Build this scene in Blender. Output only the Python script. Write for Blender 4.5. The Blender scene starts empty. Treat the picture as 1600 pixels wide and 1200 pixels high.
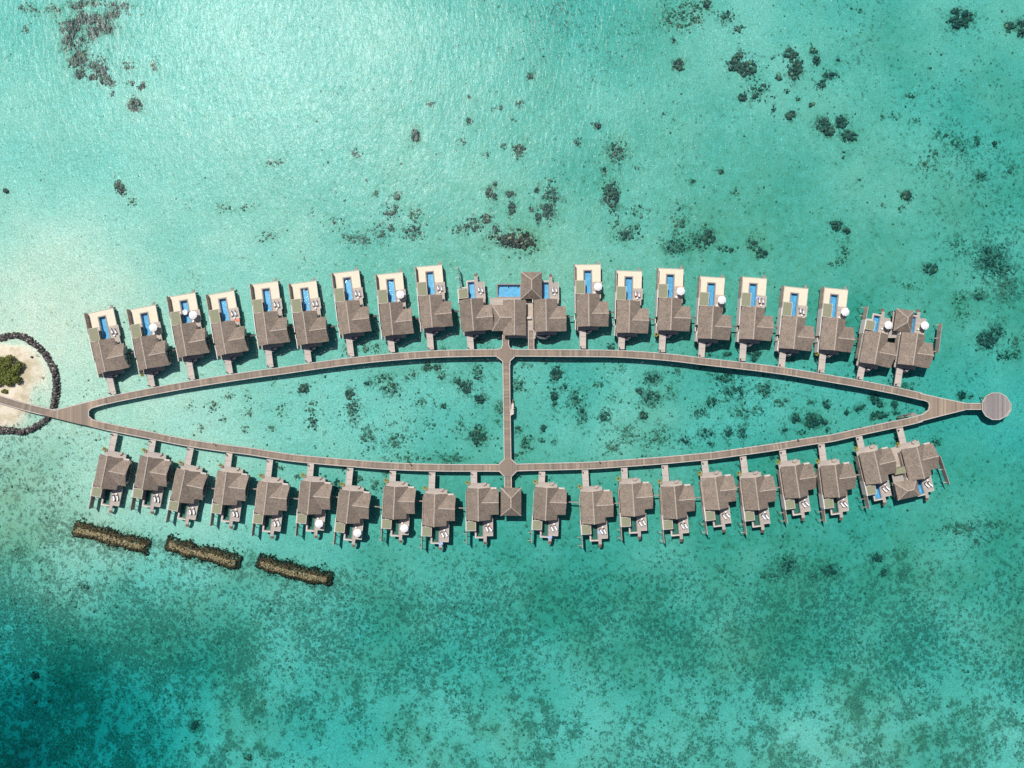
import bpy, bmesh, math, random
import numpy as np
from mathutils import Vector, noise as mnoise

random.seed(11)
rng = np.random.default_rng(11)
scene = bpy.context.scene
COL = scene.collection
H = 251.2                      # drone height over the water, metres
R = math.radians

def P(px, py, z=0.0):
    """point of the place at height z that sits at photo pixel (px,py)"""
    k = (H - z) / H / 5.0
    return Vector(((px - 800) * k, (600 - py) * k, z))

# ------------------------------------------------------------------ nodes
def new_mat(name):
    m = bpy.data.materials.new(name); m.use_nodes = True
    nt = m.node_tree
    for n in list(nt.nodes): nt.nodes.remove(n)
    out = nt.nodes.new('ShaderNodeOutputMaterial')
    return m, nt, out
def N(nt, t, **kw):
    n = nt.nodes.new(t)
    for k, v in kw.items():
        if k.startswith('i_'):
            key = k[2:]
            key = int(key) if key.isdigit() else key.replace('_', ' ')
            n.inputs[key].default_value = v
        else: setattr(n, k, v)
    return n
def L(nt, a, b): nt.links.new(a, b)
def math_n(nt, op, a, b=None, clamp=False):
    n = N(nt, 'ShaderNodeMath', operation=op); n.use_clamp = clamp
    for i, x in enumerate((a, b)):
        if x is None: continue
        if isinstance(x, (int, float)): n.inputs[i].default_value = x
        else: L(nt, x, n.inputs[i])
    return n.outputs[0]
def mix_c(nt, f, a, b, mode='MIX'):
    n = N(nt, 'ShaderNodeMix', data_type='RGBA', blend_type=mode)
    for s, x in ((0, f), (6, a), (7, b)):
        if isinstance(x, (int, float)): n.inputs[s].default_value = x
        elif isinstance(x, tuple): n.inputs[s].default_value = (*x, 1) if len(x) == 3 else x
        else: L(nt, x, n.inputs[s])
    return n.outputs[2]
def smooth(nt, x, lo, hi):
    n = N(nt, 'ShaderNodeMapRange', interpolation_type='SMOOTHSTEP')
    L(nt, x, n.inputs[0])
    for i, v in ((1, lo), (2, hi)):
        if isinstance(v, (int, float)): n.inputs[i].default_value = v
        else: L(nt, v, n.inputs[i])
    return n.outputs[0]
def noise_t(nt, vec, scale, detail=3, rough=.55, dist=0.0):
    n = N(nt, 'ShaderNodeTexNoise'); n.inputs['Scale'].default_value = scale
    n.inputs['Detail'].default_value = detail; n.inputs['Roughness'].default_value = rough
    n.inputs['Distortion'].default_value = dist
    L(nt, vec, n.inputs['Vector']); return n.outputs['Fac']
def scaled(nt, vec, s, rot=0):
    n = N(nt, 'ShaderNodeMapping'); L(nt, vec, n.inputs[0])
    n.inputs['Scale'].default_value = s; n.inputs['Rotation'].default_value = (0, 0, rot)
    return n.outputs[0]

def plain(name, col, rough=.8, var=.18, scale=1.5, metallic=0.0):
    m, nt, out = new_mat(name)
    b = N(nt, 'ShaderNodeBsdfPrincipled'); L(nt, b.outputs[0], out.inputs[0])
    b.inputs['Roughness'].default_value = rough; b.inputs['Metallic'].default_value = metallic
    g = N(nt, 'ShaderNodeNewGeometry')
    f = noise_t(nt, g.outputs['Position'], scale, 5, .65)
    lo = tuple(c * (1 - var) for c in col); hi = tuple(min(1, c * (1 + var)) for c in col)
    L(nt, mix_c(nt, smooth(nt, f, .3, .7), lo, hi), b.inputs['Base Color'])
    return m

def roof_mat(name, col, tone=1.0):
    m, nt, out = new_mat(name)
    b = N(nt, 'ShaderNodeBsdfPrincipled'); L(nt, b.outputs[0], out.inputs[0])
    b.inputs['Roughness'].default_value = .85
    g = N(nt, 'ShaderNodeNewGeometry'); tc = N(nt, 'ShaderNodeTexCoord'); oi = N(nt, 'ShaderNodeObjectInfo')
    uv = N(nt, 'ShaderNodeUVMap')
    sep = N(nt, 'ShaderNodeSeparateXYZ'); L(nt, uv.outputs[0], sep.inputs[0])
    pos = g.outputs['Position']
    big = noise_t(nt, pos, .5, 5, .68)
    fine = noise_t(nt, pos, 2.6, 5, .75)
    streak = noise_t(nt, scaled(nt, uv.outputs[0], (3.2, .35, 1)), 1.0, 3, .6)
    # shingle courses, with a tone of its own for every course
    cc = math_n(nt, 'FRACT', math_n(nt, 'MULTIPLY', sep.outputs[1], 2.3))
    line = smooth(nt, cc, 0.0, .28)
    c = mix_c(nt, smooth(nt, big, .3, .7), tuple(x * .66 for x in col), tuple(x * 1.3 for x in col))
    c = mix_c(nt, smooth(nt, fine, .32, .68), mix_c(nt, .45, c, (.03, .025, .022)), mix_c(nt, .22, c, (.6, .54, .47)))
    c = mix_c(nt, math_n(nt, 'MULTIPLY', smooth(nt, streak, .35, .7), .45), c, tuple(x * 1.5 for x in col))
    c = mix_c(nt, math_n(nt, 'MULTIPLY', math_n(nt, 'SUBTRACT', 1.0, line), .25), c, (.04, .032, .028))
    # every roof has weathered a little differently
    hv = N(nt, 'ShaderNodeHueSaturation'); L(nt, c, hv.inputs['Color'])
    L(nt, math_n(nt, 'ADD', math_n(nt, 'MULTIPLY', oi.outputs['Random'], .26), .86 * tone), hv.inputs['Value'])
    L(nt, hv.outputs[0], b.inputs['Base Color'])
    bp = N(nt, 'ShaderNodeBump'); bp.inputs['Strength'].default_value = .6; bp.inputs['Distance'].default_value = .12
    L(nt, fine, bp.inputs['Height']); L(nt, bp.outputs[0], b.inputs['Normal'])
    return m

def plank_mat(name, col, pitch=.6, var=.2, tracks=(), seam=0.0, warm=(1.12, 1.0, .84)):
    """boards laid across, uv.x runs along the deck in metres, uv.y across it"""
    m, nt, out = new_mat(name)
    b = N(nt, 'ShaderNodeBsdfPrincipled'); L(nt, b.outputs[0], out.inputs[0])
    b.inputs['Roughness'].default_value = .8
    uv = N(nt, 'ShaderNodeUVMap'); sep = N(nt, 'ShaderNodeSeparateXYZ'); L(nt, uv.outputs[0], sep.inputs[0])
    g = N(nt, 'ShaderNodeNewGeometry')
    idx = math_n(nt, 'FLOOR', math_n(nt, 'DIVIDE', sep.outputs[0], pitch))
    wn = N(nt, 'ShaderNodeTexWhiteNoise', noise_dimensions='1D'); L(nt, idx, wn.inputs['W'])
    wn2 = N(nt, 'ShaderNodeTexWhiteNoise', noise_dimensions='1D'); L(nt, math_n(nt, 'ADD', math_n(nt, 'FLOOR', math_n(nt, 'DIVIDE', sep.outputs[0], pitch * 3.7)), 91.3), wn2.inputs['W'])
    f = math_n(nt, 'ADD', math_n(nt, 'MULTIPLY', wn.outputs[0], .65), math_n(nt, 'MULTIPLY', wn2.outputs[0], .35))
    lo = tuple(c * (1 - var) for c in col); hi = tuple(min(1, c * w * (1 + var)) for c, w in zip(col, warm))
    c = mix_c(nt, f, lo, hi)
    c = mix_c(nt, math_n(nt, 'MULTIPLY', smooth(nt, wn.outputs[0],   .90, .93), .22), c, (.52,.45,.37))
    big = noise_t(nt, g.outputs['Position'], .12, 4, .6)
    c = mix_c(nt, math_n(nt, 'MULTIPLY', smooth(nt, big, .35, .65), .35), c, tuple(x * .75 for x in col))
    fine = noise_t(nt, g.outputs['Position'], 2.3, 4, .7)
    c = mix_c(nt, math_n(nt, 'MULTIPLY', smooth(nt, fine, .45, .7), .4), c, tuple(x * .6 for x in col))
    for tv, tw, dark in tracks:
        dd = math_n(nt, 'ABSOLUTE', math_n(nt, 'SUBTRACT', math_n(nt, 'ABSOLUTE', sep.outputs[1]), tv))
        tm = math_n(nt, 'SUBTRACT', 1.0, smooth(nt, dd, tw * .5, tw))
        c = mix_c(nt, math_n(nt, 'MULTIPLY', tm, abs(dark)), c, (.06, .05, .045) if dark > 0 else (.62, .55, .46))
    if seam:
        s = math_n(nt, 'FRACT', math_n(nt, 'DIVIDE', sep.outputs[0], seam))
        sm = math_n(nt, 'SUBTRACT', 1.0, smooth(nt, s, .02, .08))
        c = mix_c(nt, math_n(nt, 'MULTIPLY', sm, .5), c, (.08, .07, .06))
    L(nt, c, b.inputs['Base Color'])
    return m

M = {}
M['roof'] = roof_mat('roof_shingle', (.186, .136, .099))
M['ridge'] = plain('ridge_cap', (.37, .305, .25), .8, .2, 2)
M['canopy'] = plain('canopy_olive', (.215, .215, .135), .9, .14, 2.2)
M['frame'] = plain('pale_frame', (.50, .44, .39), .7, .12, 1)
M['wall'] = plain('wall_render', (.62, .58, .53), .85, .08, .8)
M['slats'] = plank_mat('slat_wall', (.36, .31, .28), 1.1, .25)
M['terrace'] = plain('terrace_pale_boards', (.60, .54, .41), .85, .07, 2.4)
M['deck'] = plank_mat('grey_deck', (.365, .325, .30), .7, .16)
M['bridge'] = plank_mat('grey_footbridge', (.44, .39, .36), .7, .14, seam=3.0)
M['board'] = plank_mat('boardwalk_planks', (.225, .180, .145), .55, .26, tracks=((.55, .10, .35), (.0, .06, .22)), seam=5.5)
M['edge'] = plain('boardwalk_edge', (.47, .41, .37), .8, .15, 1.2)
M['platform'] = plank_mat('platform_planks', (.235, .212, .205), .45, .45, warm=(1.05, 1.0, .95))
M['under'] = plain('under_timber', (.11, .09, .075), .9, .2, 1)
M['dark'] = plain('dark_metal_and_porch_shade', (.04, .042, .05), .5, .2, 2)
M['tile'] = plain('pool_tile_blue', (.13, .335, .485), .4, .22, 1.3)
M['tile_dark'] = plain('pool_tile_green', (.085, .15, .125), .4, .25, 1.2)
M['rim'] = plain('pool_rim', (.235, .195, .165), .7, .15, 2)
M['white'] = plain('white_cloth', (.68, .665, .66), .8, .03, 2)
M['red'] = plain('red_cloth', (.45, .13, .09), .8, .1, 2)
M['glass'] = plain('window_glass', (.05, .08, .09), .08, .1, 1)
M['rust'] = plain('step_timber', (.17, .085, .06), .85, .2, 2)
M['plant'] = plain('shrub_leaf', (.30, .27, .03), .7, .35, 4)
M['plantdark'] = plain('shrub_leaf_dark', (.05, .07, .02), .7, .35, 4)

def pool_water_mat(name, tint):
    m, nt, out = new_mat(name)
    tr = N(nt, 'ShaderNodeBsdfTransparent'); tr.inputs[0].default_value = (*tint, 1)
    gl = N(nt, 'ShaderNodeBsdfGlossy'); gl.inputs['Roughness'].default_value = .12
    fr = N(nt, 'ShaderNodeFresnel'); fr.inputs[0].default_value = 1.33
    g = N(nt, 'ShaderNodeNewGeometry')
    bp = N(nt, 'ShaderNodeBump'); bp.inputs['Strength'].default_value = .8; bp.inputs['Distance'].default_value = .1
    L(nt, noise_t(nt, g.outputs['Position'], 1.6, 3), bp.inputs['Height']); L(nt, bp.outputs[0], gl.inputs['Normal'])
    mx = N(nt, 'ShaderNodeMixShader'); L(nt, fr.outputs[0], mx.inputs[0]); L(nt, tr.outputs[0], mx.inputs[1]); L(nt, gl.outputs[0], mx.inputs[2])
    L(nt, mx.outputs[0], out.inputs[0]); return m
M['poolwater'] = pool_water_mat('pool_water', (.86, .97, 1.0))
M['poolwater_dark'] = pool_water_mat('pool_water_green', (.75, .95, .92))

# ------------------------------------------------------------------ mesh builder
class MB:
    def __init__(s, mirror=False): s.v = []; s.f = []; s.uv = []; s.m = mirror
    def add(s, verts, faces, uvs=None):
        o = len(s.v)
        for i, p in enumerate(verts):
            s.v.append((p[0], -p[1] if s.m else p[1], p[2]))
            s.uv.append(uvs[i] if uvs else (p[1], p[0]))
        for f in faces:
            f = [o + i for i in f]
            s.f.append(f[::-1] if s.m else f)
    def box(s, x0, x1, y0, y1, z0, z1):
        s.add([(x0,y0,z0),(x1,y0,z0),(x1,y1,z0),(x0,y1,z0),(x0,y0,z1),(x1,y0,z1),(x1,y1,z1),(x0,y1,z1)],
              [(0,3,2,1),(4,5,6,7),(0,1,5,4),(1,2,6,5),(2,3,7,6),(3,0,4,7)])
    def prism(s, poly, z0, z1):
        n = len(poly); a = sum(poly[i][0]*poly[(i+1)%n][1]-poly[(i+1)%n][0]*poly[i][1] for i in range(n))
        if a < 0: poly = poly[::-1]
        s.add([(x,y,z0) for x,y in poly]+[(x,y,z1) for x,y in poly],
              [tuple(range(n-1,-1,-1)), tuple(range(n,2*n))]+[(i,(i+1)%n,n+(i+1)%n,n+i) for i in range(n)])
    def cyl(s, x, y, z0, z1, r0, r1=None, n=12):
        r1 = r0 if r1 is None else r1
        c = [(math.cos(2*math.pi*i/n), math.sin(2*math.pi*i/n)) for i in range(n)]
        s.add([(x+r0*a,y+r0*b,z0) for a,b in c]+[(x+r1*a,y+r1*b,z1) for a,b in c],
              [tuple(range(n-1,-1,-1)), tuple(range(n,2*n))]+[(i,(i+1)%n,n+(i+1)%n,n+i) for i in range(n)])
    def bar(s, p, q, w, h):
        p = Vector(p); q = Vector(q); d = (q-p).normalized(); side = Vector((-d.y, d.x, 0))
        side = side.normalized()*w/2 if side.length > 1e-6 else Vector((w/2,0,0)); up = side.cross(d).normalized()*h/2*-1
        vs = [e + a*side + b*up for e in (p,q) for a,b in ((-1,-1),(1,-1),(1,1),(-1,1))]
        s.add([tuple(v) for v in vs], [(0,1,2,3),(7,6,5,4),(0,4,5,1),(1,5,6,2),(2,6,7,3),(3,7,4,0)])
    def gable(s, a0, a1, c, w, ze, zr, axis='v', t=.2, segs=6):
        """gable roof slab running along axis from a0 to a1, centred on c, half width w; faint sag and wavy eaves"""
        sec = [(-w,ze),(0,zr),(w,ze),(w,ze-t),(0,zr-t),(-w,ze-t)]
        vs = []; uv = []
        for k in range(segs+1):
            a = a0 + (a1-a0)*k/segs
            for j, (x, z) in enumerate(sec):
                jx = random.uniform(-.04,.04) if j in (0,2) and 0 < k < segs else 0
                aa = a + (random.uniform(-.03,.03) if k in (0,segs) else 0)
                vs.append((c+x+jx, aa, z) if axis=='v' else (aa, c+x+jx, z)); uv.append((a, abs(x)*1.2))
        fs = []
        for k in range(segs):
            o = 6*k
            for j in range(6): fs.append((o+j, o+(j+1)%6, o+6+(j+1)%6, o+6+j))
        e = 6*segs
        fs += [(0,5,4,1),(1,4,3,2),(e,e+1,e+4,e+5),(e+1,e+2,e+3,e+4)]
        if axis == 'v': fs = [f[::-1] for f in fs]
        s.add(vs, [f[::-1] for f in fs] if axis == 'v' else fs, uv)
    def hip(s, x0, x1, y0, y1, ze, zr, inset, axis='v', t=.2, both=True, hip_end=None):
        cx = (x0+x1)/2; cy = (y0+y1)/2
        if axis == 'v': r0 = (cx, y0+inset); r1 = (cx, y1-inset)
        else: r0 = (x0+inset, cy); r1 = (x1-inset, cy)
        if hip_end == 'low':          # only the low end is hipped, the high end a gable
            r1 = (x1, cy) if axis == 'u' else (cx, y1)
        base = [(x0,y0),(x1,y0),(x1,y1),(x0,y1)]
        def quad(pts):   # every slope gets its own verts so uv can follow the slope
            o = [(p[0],p[1],p[2]) for p in pts]
            a, b = Vector(o[0]), Vector(o[1]); d = (b-a).normalized()
            uv = []
            for p in o:
                w = Vector(p)-a; al = w.dot(d); uv.append((al, (w-d*al).length))
            s.add(o, [tuple(range(len(o)))], uv)
        B = [(x,y,ze) for x,y in base]; r0 = (*r0, zr); r1 = (*r1, zr)
        if axis == 'v':
            quad([B[0],B[1],r0]); quad([B[1],B[2],r1,r0]); quad([B[2],B[3],r1]); quad([B[3],B[0],r0,r1])
        else:
            quad([B[0],B[1],r1,r0]); quad([B[1],B[2],r1]); quad([B[2],B[3],r0,r1]); quad([B[3],B[0],r0])
        D = [(x,y,ze-t) for x,y in base]
        s.add(B+D, [(0,4,5,1),(1,5,6,2),(2,6,7,3),(3,7,4,0),(7,6,5,4)])
    def mesh(s, name):
        me = bpy.data.meshes.new(name); me.from_pydata(s.v, [], s.f); me.validate(); me.update()
        ul = me.uv_layers.new(name='UVMap')
        idx = np.empty(len(me.loops), dtype=np.int32); me.loops.foreach_get('vertex_index', idx)
        ul.data.foreach_set('uv', np.array(s.uv, dtype=np.float32)[idx].ravel())
        return me
    def build(s, name, mat, parent=None):
        me = s.mesh(name); me.materials.append(mat)
        o = bpy.data.objects.new(name, me); COL.objects.link(o); o.parent = parent
        return o

def tag(o, label=None, cat=None, group=None, kind=None):
    if label: o['label'] = label
    if cat: o['category'] = cat
    if group: o['group'] = group
    if kind: o['kind'] = kind
    return o
def empty(name, loc, rz=0.0):
    o = bpy.data.objects.new(name, None); COL.objects.link(o); o.location = loc; o.rotation_euler = (0,0,rz)
    o.empty_display_size = .5; return o
KIDS = {}
def copy_tree(o, parent=None):
    c = o.copy(); COL.objects.link(c); c.parent = parent
    for ch in [x for x in ALLCH(o)]: copy_tree(ch, c)
    return c
def ALLCH(o): return [x for x in o.children]

# ------------------------------------------------------------------ the villas
ZD, ZE, ZR = 1.5, 3.9, 6.45
def rects(mb, rs, z0, z1):
    for r in rs: mb.box(*r, z0, z1)
def pool_parts(root, mir, x0, x1, y0, y1, rim, dark=False, zrim=ZD+.05, sea_ledge=False):
    """basin with rim and a water sheet"""
    b = MB(mir); w = .08; zf = .35
    b.box(x0, x1, y0, y1, zf-.2, zf)
    b.box(x0-w, x0, y0-w, y1+w, zf-.2, ZD-.03); b.box(x1, x1+w, y0-w, y1+w, zf-.2, ZD-.03)
    b.box(x0, x1, y0-w, y0, zf-.2, ZD-.03); b.box(x0, x1, y1, y1+w, zf-.2, ZD-.03)
    p = b.build('pool', M['tile_dark'] if dark else M['tile'], root)
    st = MB(mir); st.box(x0+.01, x1-.01, y0+.01, y0+.5, zf, zf+.5); st.box(x0+.01, x1-.01, y0+.5, y0+.95, zf, zf+.25); st.build('pool_step', M['tile_dark'] if dark else M['tile'], p)
    q = MB(mir); q.box(x0+.004, x1-.004, y0+.004, y1-.004, 1.13, 1.15)
    q.build('pool_water', M['poolwater_dark'] if dark else M['poolwater'], p)
    f = MB(mir)
    f.box(x0-rim, x0, y0-rim, y1+rim, ZD-.02, zrim); f.box(x1, x1+rim, y0-rim, y1+rim, ZD-.02, zrim)
    f.box(x0, x1, y1, y1+rim, ZD-.02, zrim); f.box(x0, x1, y0-rim, y0, ZD-.02, zrim)
    f.build('pool_rim', M['rim'] if not sea_ledge else M['rim'], p)
    return p

def house(root, mir, w0, w1, L_=9.9, wing=True):
    """main gabled house along v, wing to +u between v=w0 and v=w1"""
    b = MB(mir)
    b.box(-3.1, 3.1, .7, L_-.7, ZD, ZE-.05)
    for v in (.7, L_-.7):      # gable triangles
        b.add([(-3.1,v-.05,ZE-.05),(3.1,v-.05,ZE-.05),(0,v-.05,ZR-.45),(-3.1,v+.05,ZE-.05),(3.1,v+.05,ZE-.05),(0,v+.05,ZR-.45)],
              [(0,1,2),(5,4,3),(0,3,4,1),(1,4,5,2),(2,5,3,0)])
    b.build('wall', M['wall'], root)
    d = MB(mir); d.box(-1.9, -.7, .62, .70, ZD, ZD+2.1); d.build('door', M['under'], root)
    g = MB(mir); g.box(-2.6, 2.6, L_-.70, L_-.63, ZD+.05, ZD+2.2); g.build('window', M['glass'], root)
    r = MB(mir); r.gable(0, L_, 0, 3.6, ZE, ZR, 'v'); ro = r.build('roof', M['roof'], root)
    c = MB(mir); c.gable(-.03, L_+.03, 0, .17, ZR+.0, ZR+.09, 'v', t=.1, segs=1); c.build('ridge_cap', M['ridge'], ro)
    if wing:
        c0 = (w0+w1)/2; hw = (w1-w0)/2
        b = MB(mir); b.box(3.1, 5.55, w0+.5, w1-.5, ZD, ZE-.08)
        b.add([(5.45,w0+.5,ZE-.08),(5.45,w1-.5,ZE-.08),(5.45,c0,ZR-1.0),(5.55,w0+.5,ZE-.08),(5.55,w1-.5,ZE-.08),(5.55,c0,ZR-1.0)],
              [(2,1,0),(3,4,5),(0,1,4,3),(1,2,5,4),(2,0,3,5)])
        b.build('wing_wall', M['wall'], root)
        g = MB(mir); g.box(5.55, 5.62, w0+1.2, w1-1.2, ZD+.1, ZD+2.1); g.build('window', M['glass'], root)
        r = MB(mir); r.gable(.35, 6.2, c0, hw, ZE-.015, ZR-.62, 'u'); ro = r.build('wing_roof', M['roof'], root)
        c = MB(mir); c.gable(1.0, 6.23, c0, .15, ZR-.62, ZR-.54, 'u', t=.1, segs=1); c.build('ridge_cap', M['ridge'], ro)

def substructure(root, mir, extra):
    b = MB(mir)
    b.box(-3.3, 3.35, -.0, 9.9, 1.0, 1.2); b.box(3.35, 5.7, .6, 7.0, 1.0, 1.2)
    for (x0,x1,y0,y1) in extra: b.box(x0,x1,y0,y1,1.0,1.2)
    for x in (-3.0, 0.1, 3.0):
        for y in (.6, 3.4, 6.4, 9.3): b.cyl(x, y, -3.2, 1.0, .16, n=8)
    for (x0,x1,y0,y1) in extra:
        for x in (x0+.3, x1-.3): b.cyl(x, y1-.4, -3.2, 1.0, .15, n=8)
    return b.build('substructure', M['under'], root)

def planter(mb): pass

def make_villa(kind, mir, canopy=True, screen=True, blue=True, wing_slab=False):
    root = empty('overwater_villa', (0,0,0))
    w0, w1 = (0.03, 7.75) if not mir else (.45, 8.3)
    house(root, mir, w0, w1)
    pw = (-3.3, -.6)
    if kind == 'long':
        t = MB(mir)
        rects(t, [(-3.85, 4.1, 17.85, 19.4), (-3.85, -1.2, 14.0, 17.85), (1.55, 4.1, 14.1, 17.85)], 1.2, ZD)
        t.build('pool_terrace', M['terrace'], root)
        d = MB(mir)
        rects(d, [(-3.4, 3.39, -.9, 9.95), (3.39, 5.7, .5, 7.25), (-3.85, -1.2, 9.95, 13.996), (1.55, 4.1, 9.95, 10.7), (-1.2, 1.55, 9.95, 10.25), (3.39, 4.1, 7.4, 9.95)], 1.2, ZD)
        rects(d, [(1.55, 4.45, 10.7, 14.096)], 1.2, ZD+.004)
        d.build('deck', M['deck'], root)
        pool_parts(root, mir, -.85, 1.2, 10.6, 17.5, .34)
        pr = MB(mir); pr.box(-4.05, -3.85, 12.6, 19.4, .6, 3.8); pr.build('slatted_screen', M['slats'], root)
        pr = MB(mir); pr.box(-4.06, -3.86, 4.2, 12.6, .5, 3.8); pr.box(-4.0, -3.80, -.9, 2.2, .6, 3.4); pr.box(-4.25, -4.06, 2.2, 3.6, .6, 2.9); pr.build('side_wall', M['wall'], root)
        e = MB(mir); e.box(4.1, 4.22, 14.1, 19.4, 1.05, ZD+.12); e.box(4.45, 4.56, 10.7, 14.1, 1.05, ZD+.12); e.box(4.1, 4.2, 7.4, 10.7, 1.05, ZD+.1)
        e.box(-3.85, 4.22, 19.4, 19.52, 1.05, ZD+.12)
        e.build('edge_beam', M['frame'], root)
        s = MB(mir); s.box(3.0, 3.9, 19.52, 20.1, 1.0, 1.3); s.box(3.1, 3.8, 20.1, 20.6, .5, .75); s.build('sea_step', M['rim'], root)
        if canopy:
            c = MB(mir); c.box(-3.65, -.95, 10.25, 14.25, 3.5, 3.62); cc = c.build('canopy', M['canopy'], root)
            f = MB(mir); f.box(-3.78,-3.65,10.12,14.38,3.45,3.66); f.box(-.95,-.82,10.12,14.38,3.45,3.66); f.box(-3.65,-.95,10.12,10.25,3.45,3.66); f.box(-3.65,-.95,14.25,14.38,3.45,3.66)
            f.build('canopy_frame', M['frame'], cc)
            b = MB(mir); [b.cyl(x, 14.2, ZD, 3.5, .07, n=6) for x in (-3.6, -.95)]; b.build('canopy_post', M['frame'], cc)
            b = MB(mir); b.box(-3.2, -1.3, 10.8, 12.9, ZD, ZD+.45); b.build('daybed', M['frame'], root)
        substructure(root, mir, [(-3.8, 4.0, 9.9, 10.3), (-3.8, 4.0, 18.0, 19.3)])
    else:
        pe = 15.4
        d = MB(mir)
        rects(d, [(-3.4, 3.39, -.9, 9.95), (3.39, 5.7, .85, 7.75), (-3.85, -.95, 9.95, 13.4), (1.35, 4.2, 9.95, 15.2), (3.39, 4.2, 8.2, 9.95), (-.95, 1.35, 9.95, 10.2), (1.35, 2.35, 15.2, 17.1)], 1.2, ZD)
        d.build('deck', M['deck'], root)
        pool_parts(root, mir, -.72, 1.1, 10.45, pe, .23, dark=not blue)
        e = MB(mir)
        e.box(-1.15, 1.35, pe+.23, pe+.58, 1.0, ZD+.1); e.box(-1.3,-.95, 13.7, pe+.58, 1.0, ZD+.08); e.box(-3.0,-1.3,13.7,14.05,1.0,ZD+.1)
        e.box(4.2, 4.32, 9.9, 15.3, 1.05, ZD+.15); e.box(2.35, 4.2, 15.2, 15.32, 1.05, ZD+.15)
        e.build('edge_beam', M['frame'], root)
        s = MB(mir); s.box(1.4, 2.3, 17.1, 17.6, .8, 1.1); s.box(1.4, 2.3, 17.6, 18.1, .3, .6); s.build('sea_step', M['rust'], root)
        if canopy:
            c = MB(mir); c.box(-3.65, -1.0, 10.5, 13.2, 3.5, 3.62); cc = c.build('canopy', M['canopy'], root)
            f = MB(mir); f.box(-3.78,-3.65,10.37,13.33,3.45,3.66); f.box(-1.0,-.87,10.37,13.33,3.45,3.66); f.box(-3.65,-1.0,10.37,10.5,3.45,3.66); f.box(-3.65,-1.0,13.2,13.33,3.45,3.66)
            f.build('canopy_frame', M['frame'], cc)
            b = MB(mir); [b.cyl(x, 13.2, ZD, 3.5, .07, n=6) for x in (-3.6, -1.0)]; b.build('canopy_post', M['frame'], cc)
            b = MB(mir); b.box(-3.2, -1.3, 10.8, 12.7, ZD, ZD+.45); b.build('daybed', M['frame'], root)
        if screen:
            pr = MB(mir); pr.box(-3.95, -3.8, 13.4, 17.6, .7, 3.4)
            for v in (14.6, 17.2): pr.bar((-3.9, v, 1.2), (-4.9, v, .9), .12, .12); pr.cyl(-4.85, v, -3, 1.0, .12, n=6)
            pr.build('slatted_screen', M['slats'], root)
        pr = MB(mir); pr.box(-4.05, -3.84, 9.0, 13.4, .5, 3.75); pr.build('side_wall', M['wall'], root)
        pr = MB(mir); pr.box(-4.0, -3.82, 1.2, 9.0, .9, 3.2); pr.build('side_screen', M['slats'], root)
        substructure(root, mir, [(-3.8, 4.0, 9.9, 10.15), (1.4, 4.1, 14.0, 15.1)])
    # entrance porch: platform flanges, low curved wall
    po = MB(mir)
    if mir:
        po.box(-3.45, 1.6, -1.15, -.904, 1.2, ZD+.03); po.prism([(.9,-1.15),(2.3,-1.45),(2.3,-.85),(1.6,-.3),(.9,-.6)], 1.25, 2.1)
        po.prism([(-3.3,-1.5),(-2.7,-1.3),(-2.7,-.7),(-3.7,-.5)], 1.2, 1.9)
    else:
        po.prism([(-3.2,-.9),(-2.8,-1.5),(-2.0,-2.0),(-.6,-2.2),(.8,-2.0),(1.6,-1.5),(1.9,-.9)], 1.2, ZD-.02)
    po.build('porch', M['deck'] if mir else M['dark'], root)  # upper-row porch deck coloured near black, the roof's shade painted in
    if not mir:
        bn = MB(mir); bn.prism([(-.1,-1.5),(.7,-1.75),(1.3,-1.35),(1.2,-1.0),(.4,-1.2)], ZD, ZD+.5); bn.build('porch_bench', M['frame'], root)
    if mir:
        le = MB(mir); le.box(3.4, 5.5, -.05, .44, 3.3, 3.55); le.build('wing_ledge', M['frame'], root)
    return root

def place(root, px, py, qx, qy, mir):
    """front ridge end at (px,py), back ridge end at (qx,qy)"""
    a = P(px, py, ZR); b = P(qx, qy, ZR); d = b - a
    ang = math.atan2(d.y, d.x)
    root.location = (a.x, a.y, 0); root.rotation_euler = (0, 0, ang + (math.pi/2 if mir else -math.pi/2))
def loc(v, u, w, z=0.0):
    """villa record -> world point of its local (u,w)"""
    a = v['rz']; w = -w if v['mir'] else w
    return Vector((v['x'] + u*math.cos(a) - w*math.sin(a), v['y'] + u*math.sin(a) + w*math.cos(a), z))

UP = [(164.4,581,154,533.2),(229,575.9,220,527.8),(291.2,556,282.6,507.5),(353,553,344.4,504.5),(418.2,537.8,411.6,487),(480,537,473.2,487),
      (547,520.3,540.8,470.8),(613.8,523.2,608.9,473.7),(675.5,511.3,671.2,462.3),
      (920.4,509.5,920.0,460),(982.8,519.6,984.2,470.4),(1048.1,515.9,1050,466.9),(1111.4,529.2,1114.6,479.8),(1177.2,530,1180.9,480.6),(1240.2,545.2,1245.5,495.3),(1303.9,547.3,1309,497.9)]
LOW = [(167.5,713.6,157.4,762.8),(231,715,222,766),(289,735.5,278.8,786),(353.6,738.5,346.9,788.2),(418,754.4,412,804.5),(485,753.3,480.6,803.5),
       (546.5,767.7,541.2,818.2),(616.9,761,614.4,811.8),(679.5,772.7,677.8,822.8),(747.1,763.8,747.4,814.6),(854.7,762.8,852.4,813.8),
       (926,768.8,929,819.4),(988,756.4,991.4,807),(1053.7,760.5,1057.8,811),(1117.5,746.3,1124,796.6),(1180,746.7,1186.2,796),(1242.3,728,1249.8,777.9),(1305,726.9,1311.4,777)]
ORD = ['first','second','third','fourth','fifth','sixth','seventh','eighth','ninth','tenth','eleventh','twelfth','thirteenth','fourteenth','fifteenth','sixteenth','seventeenth','eighteenth']
VILLAS = []
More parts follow.
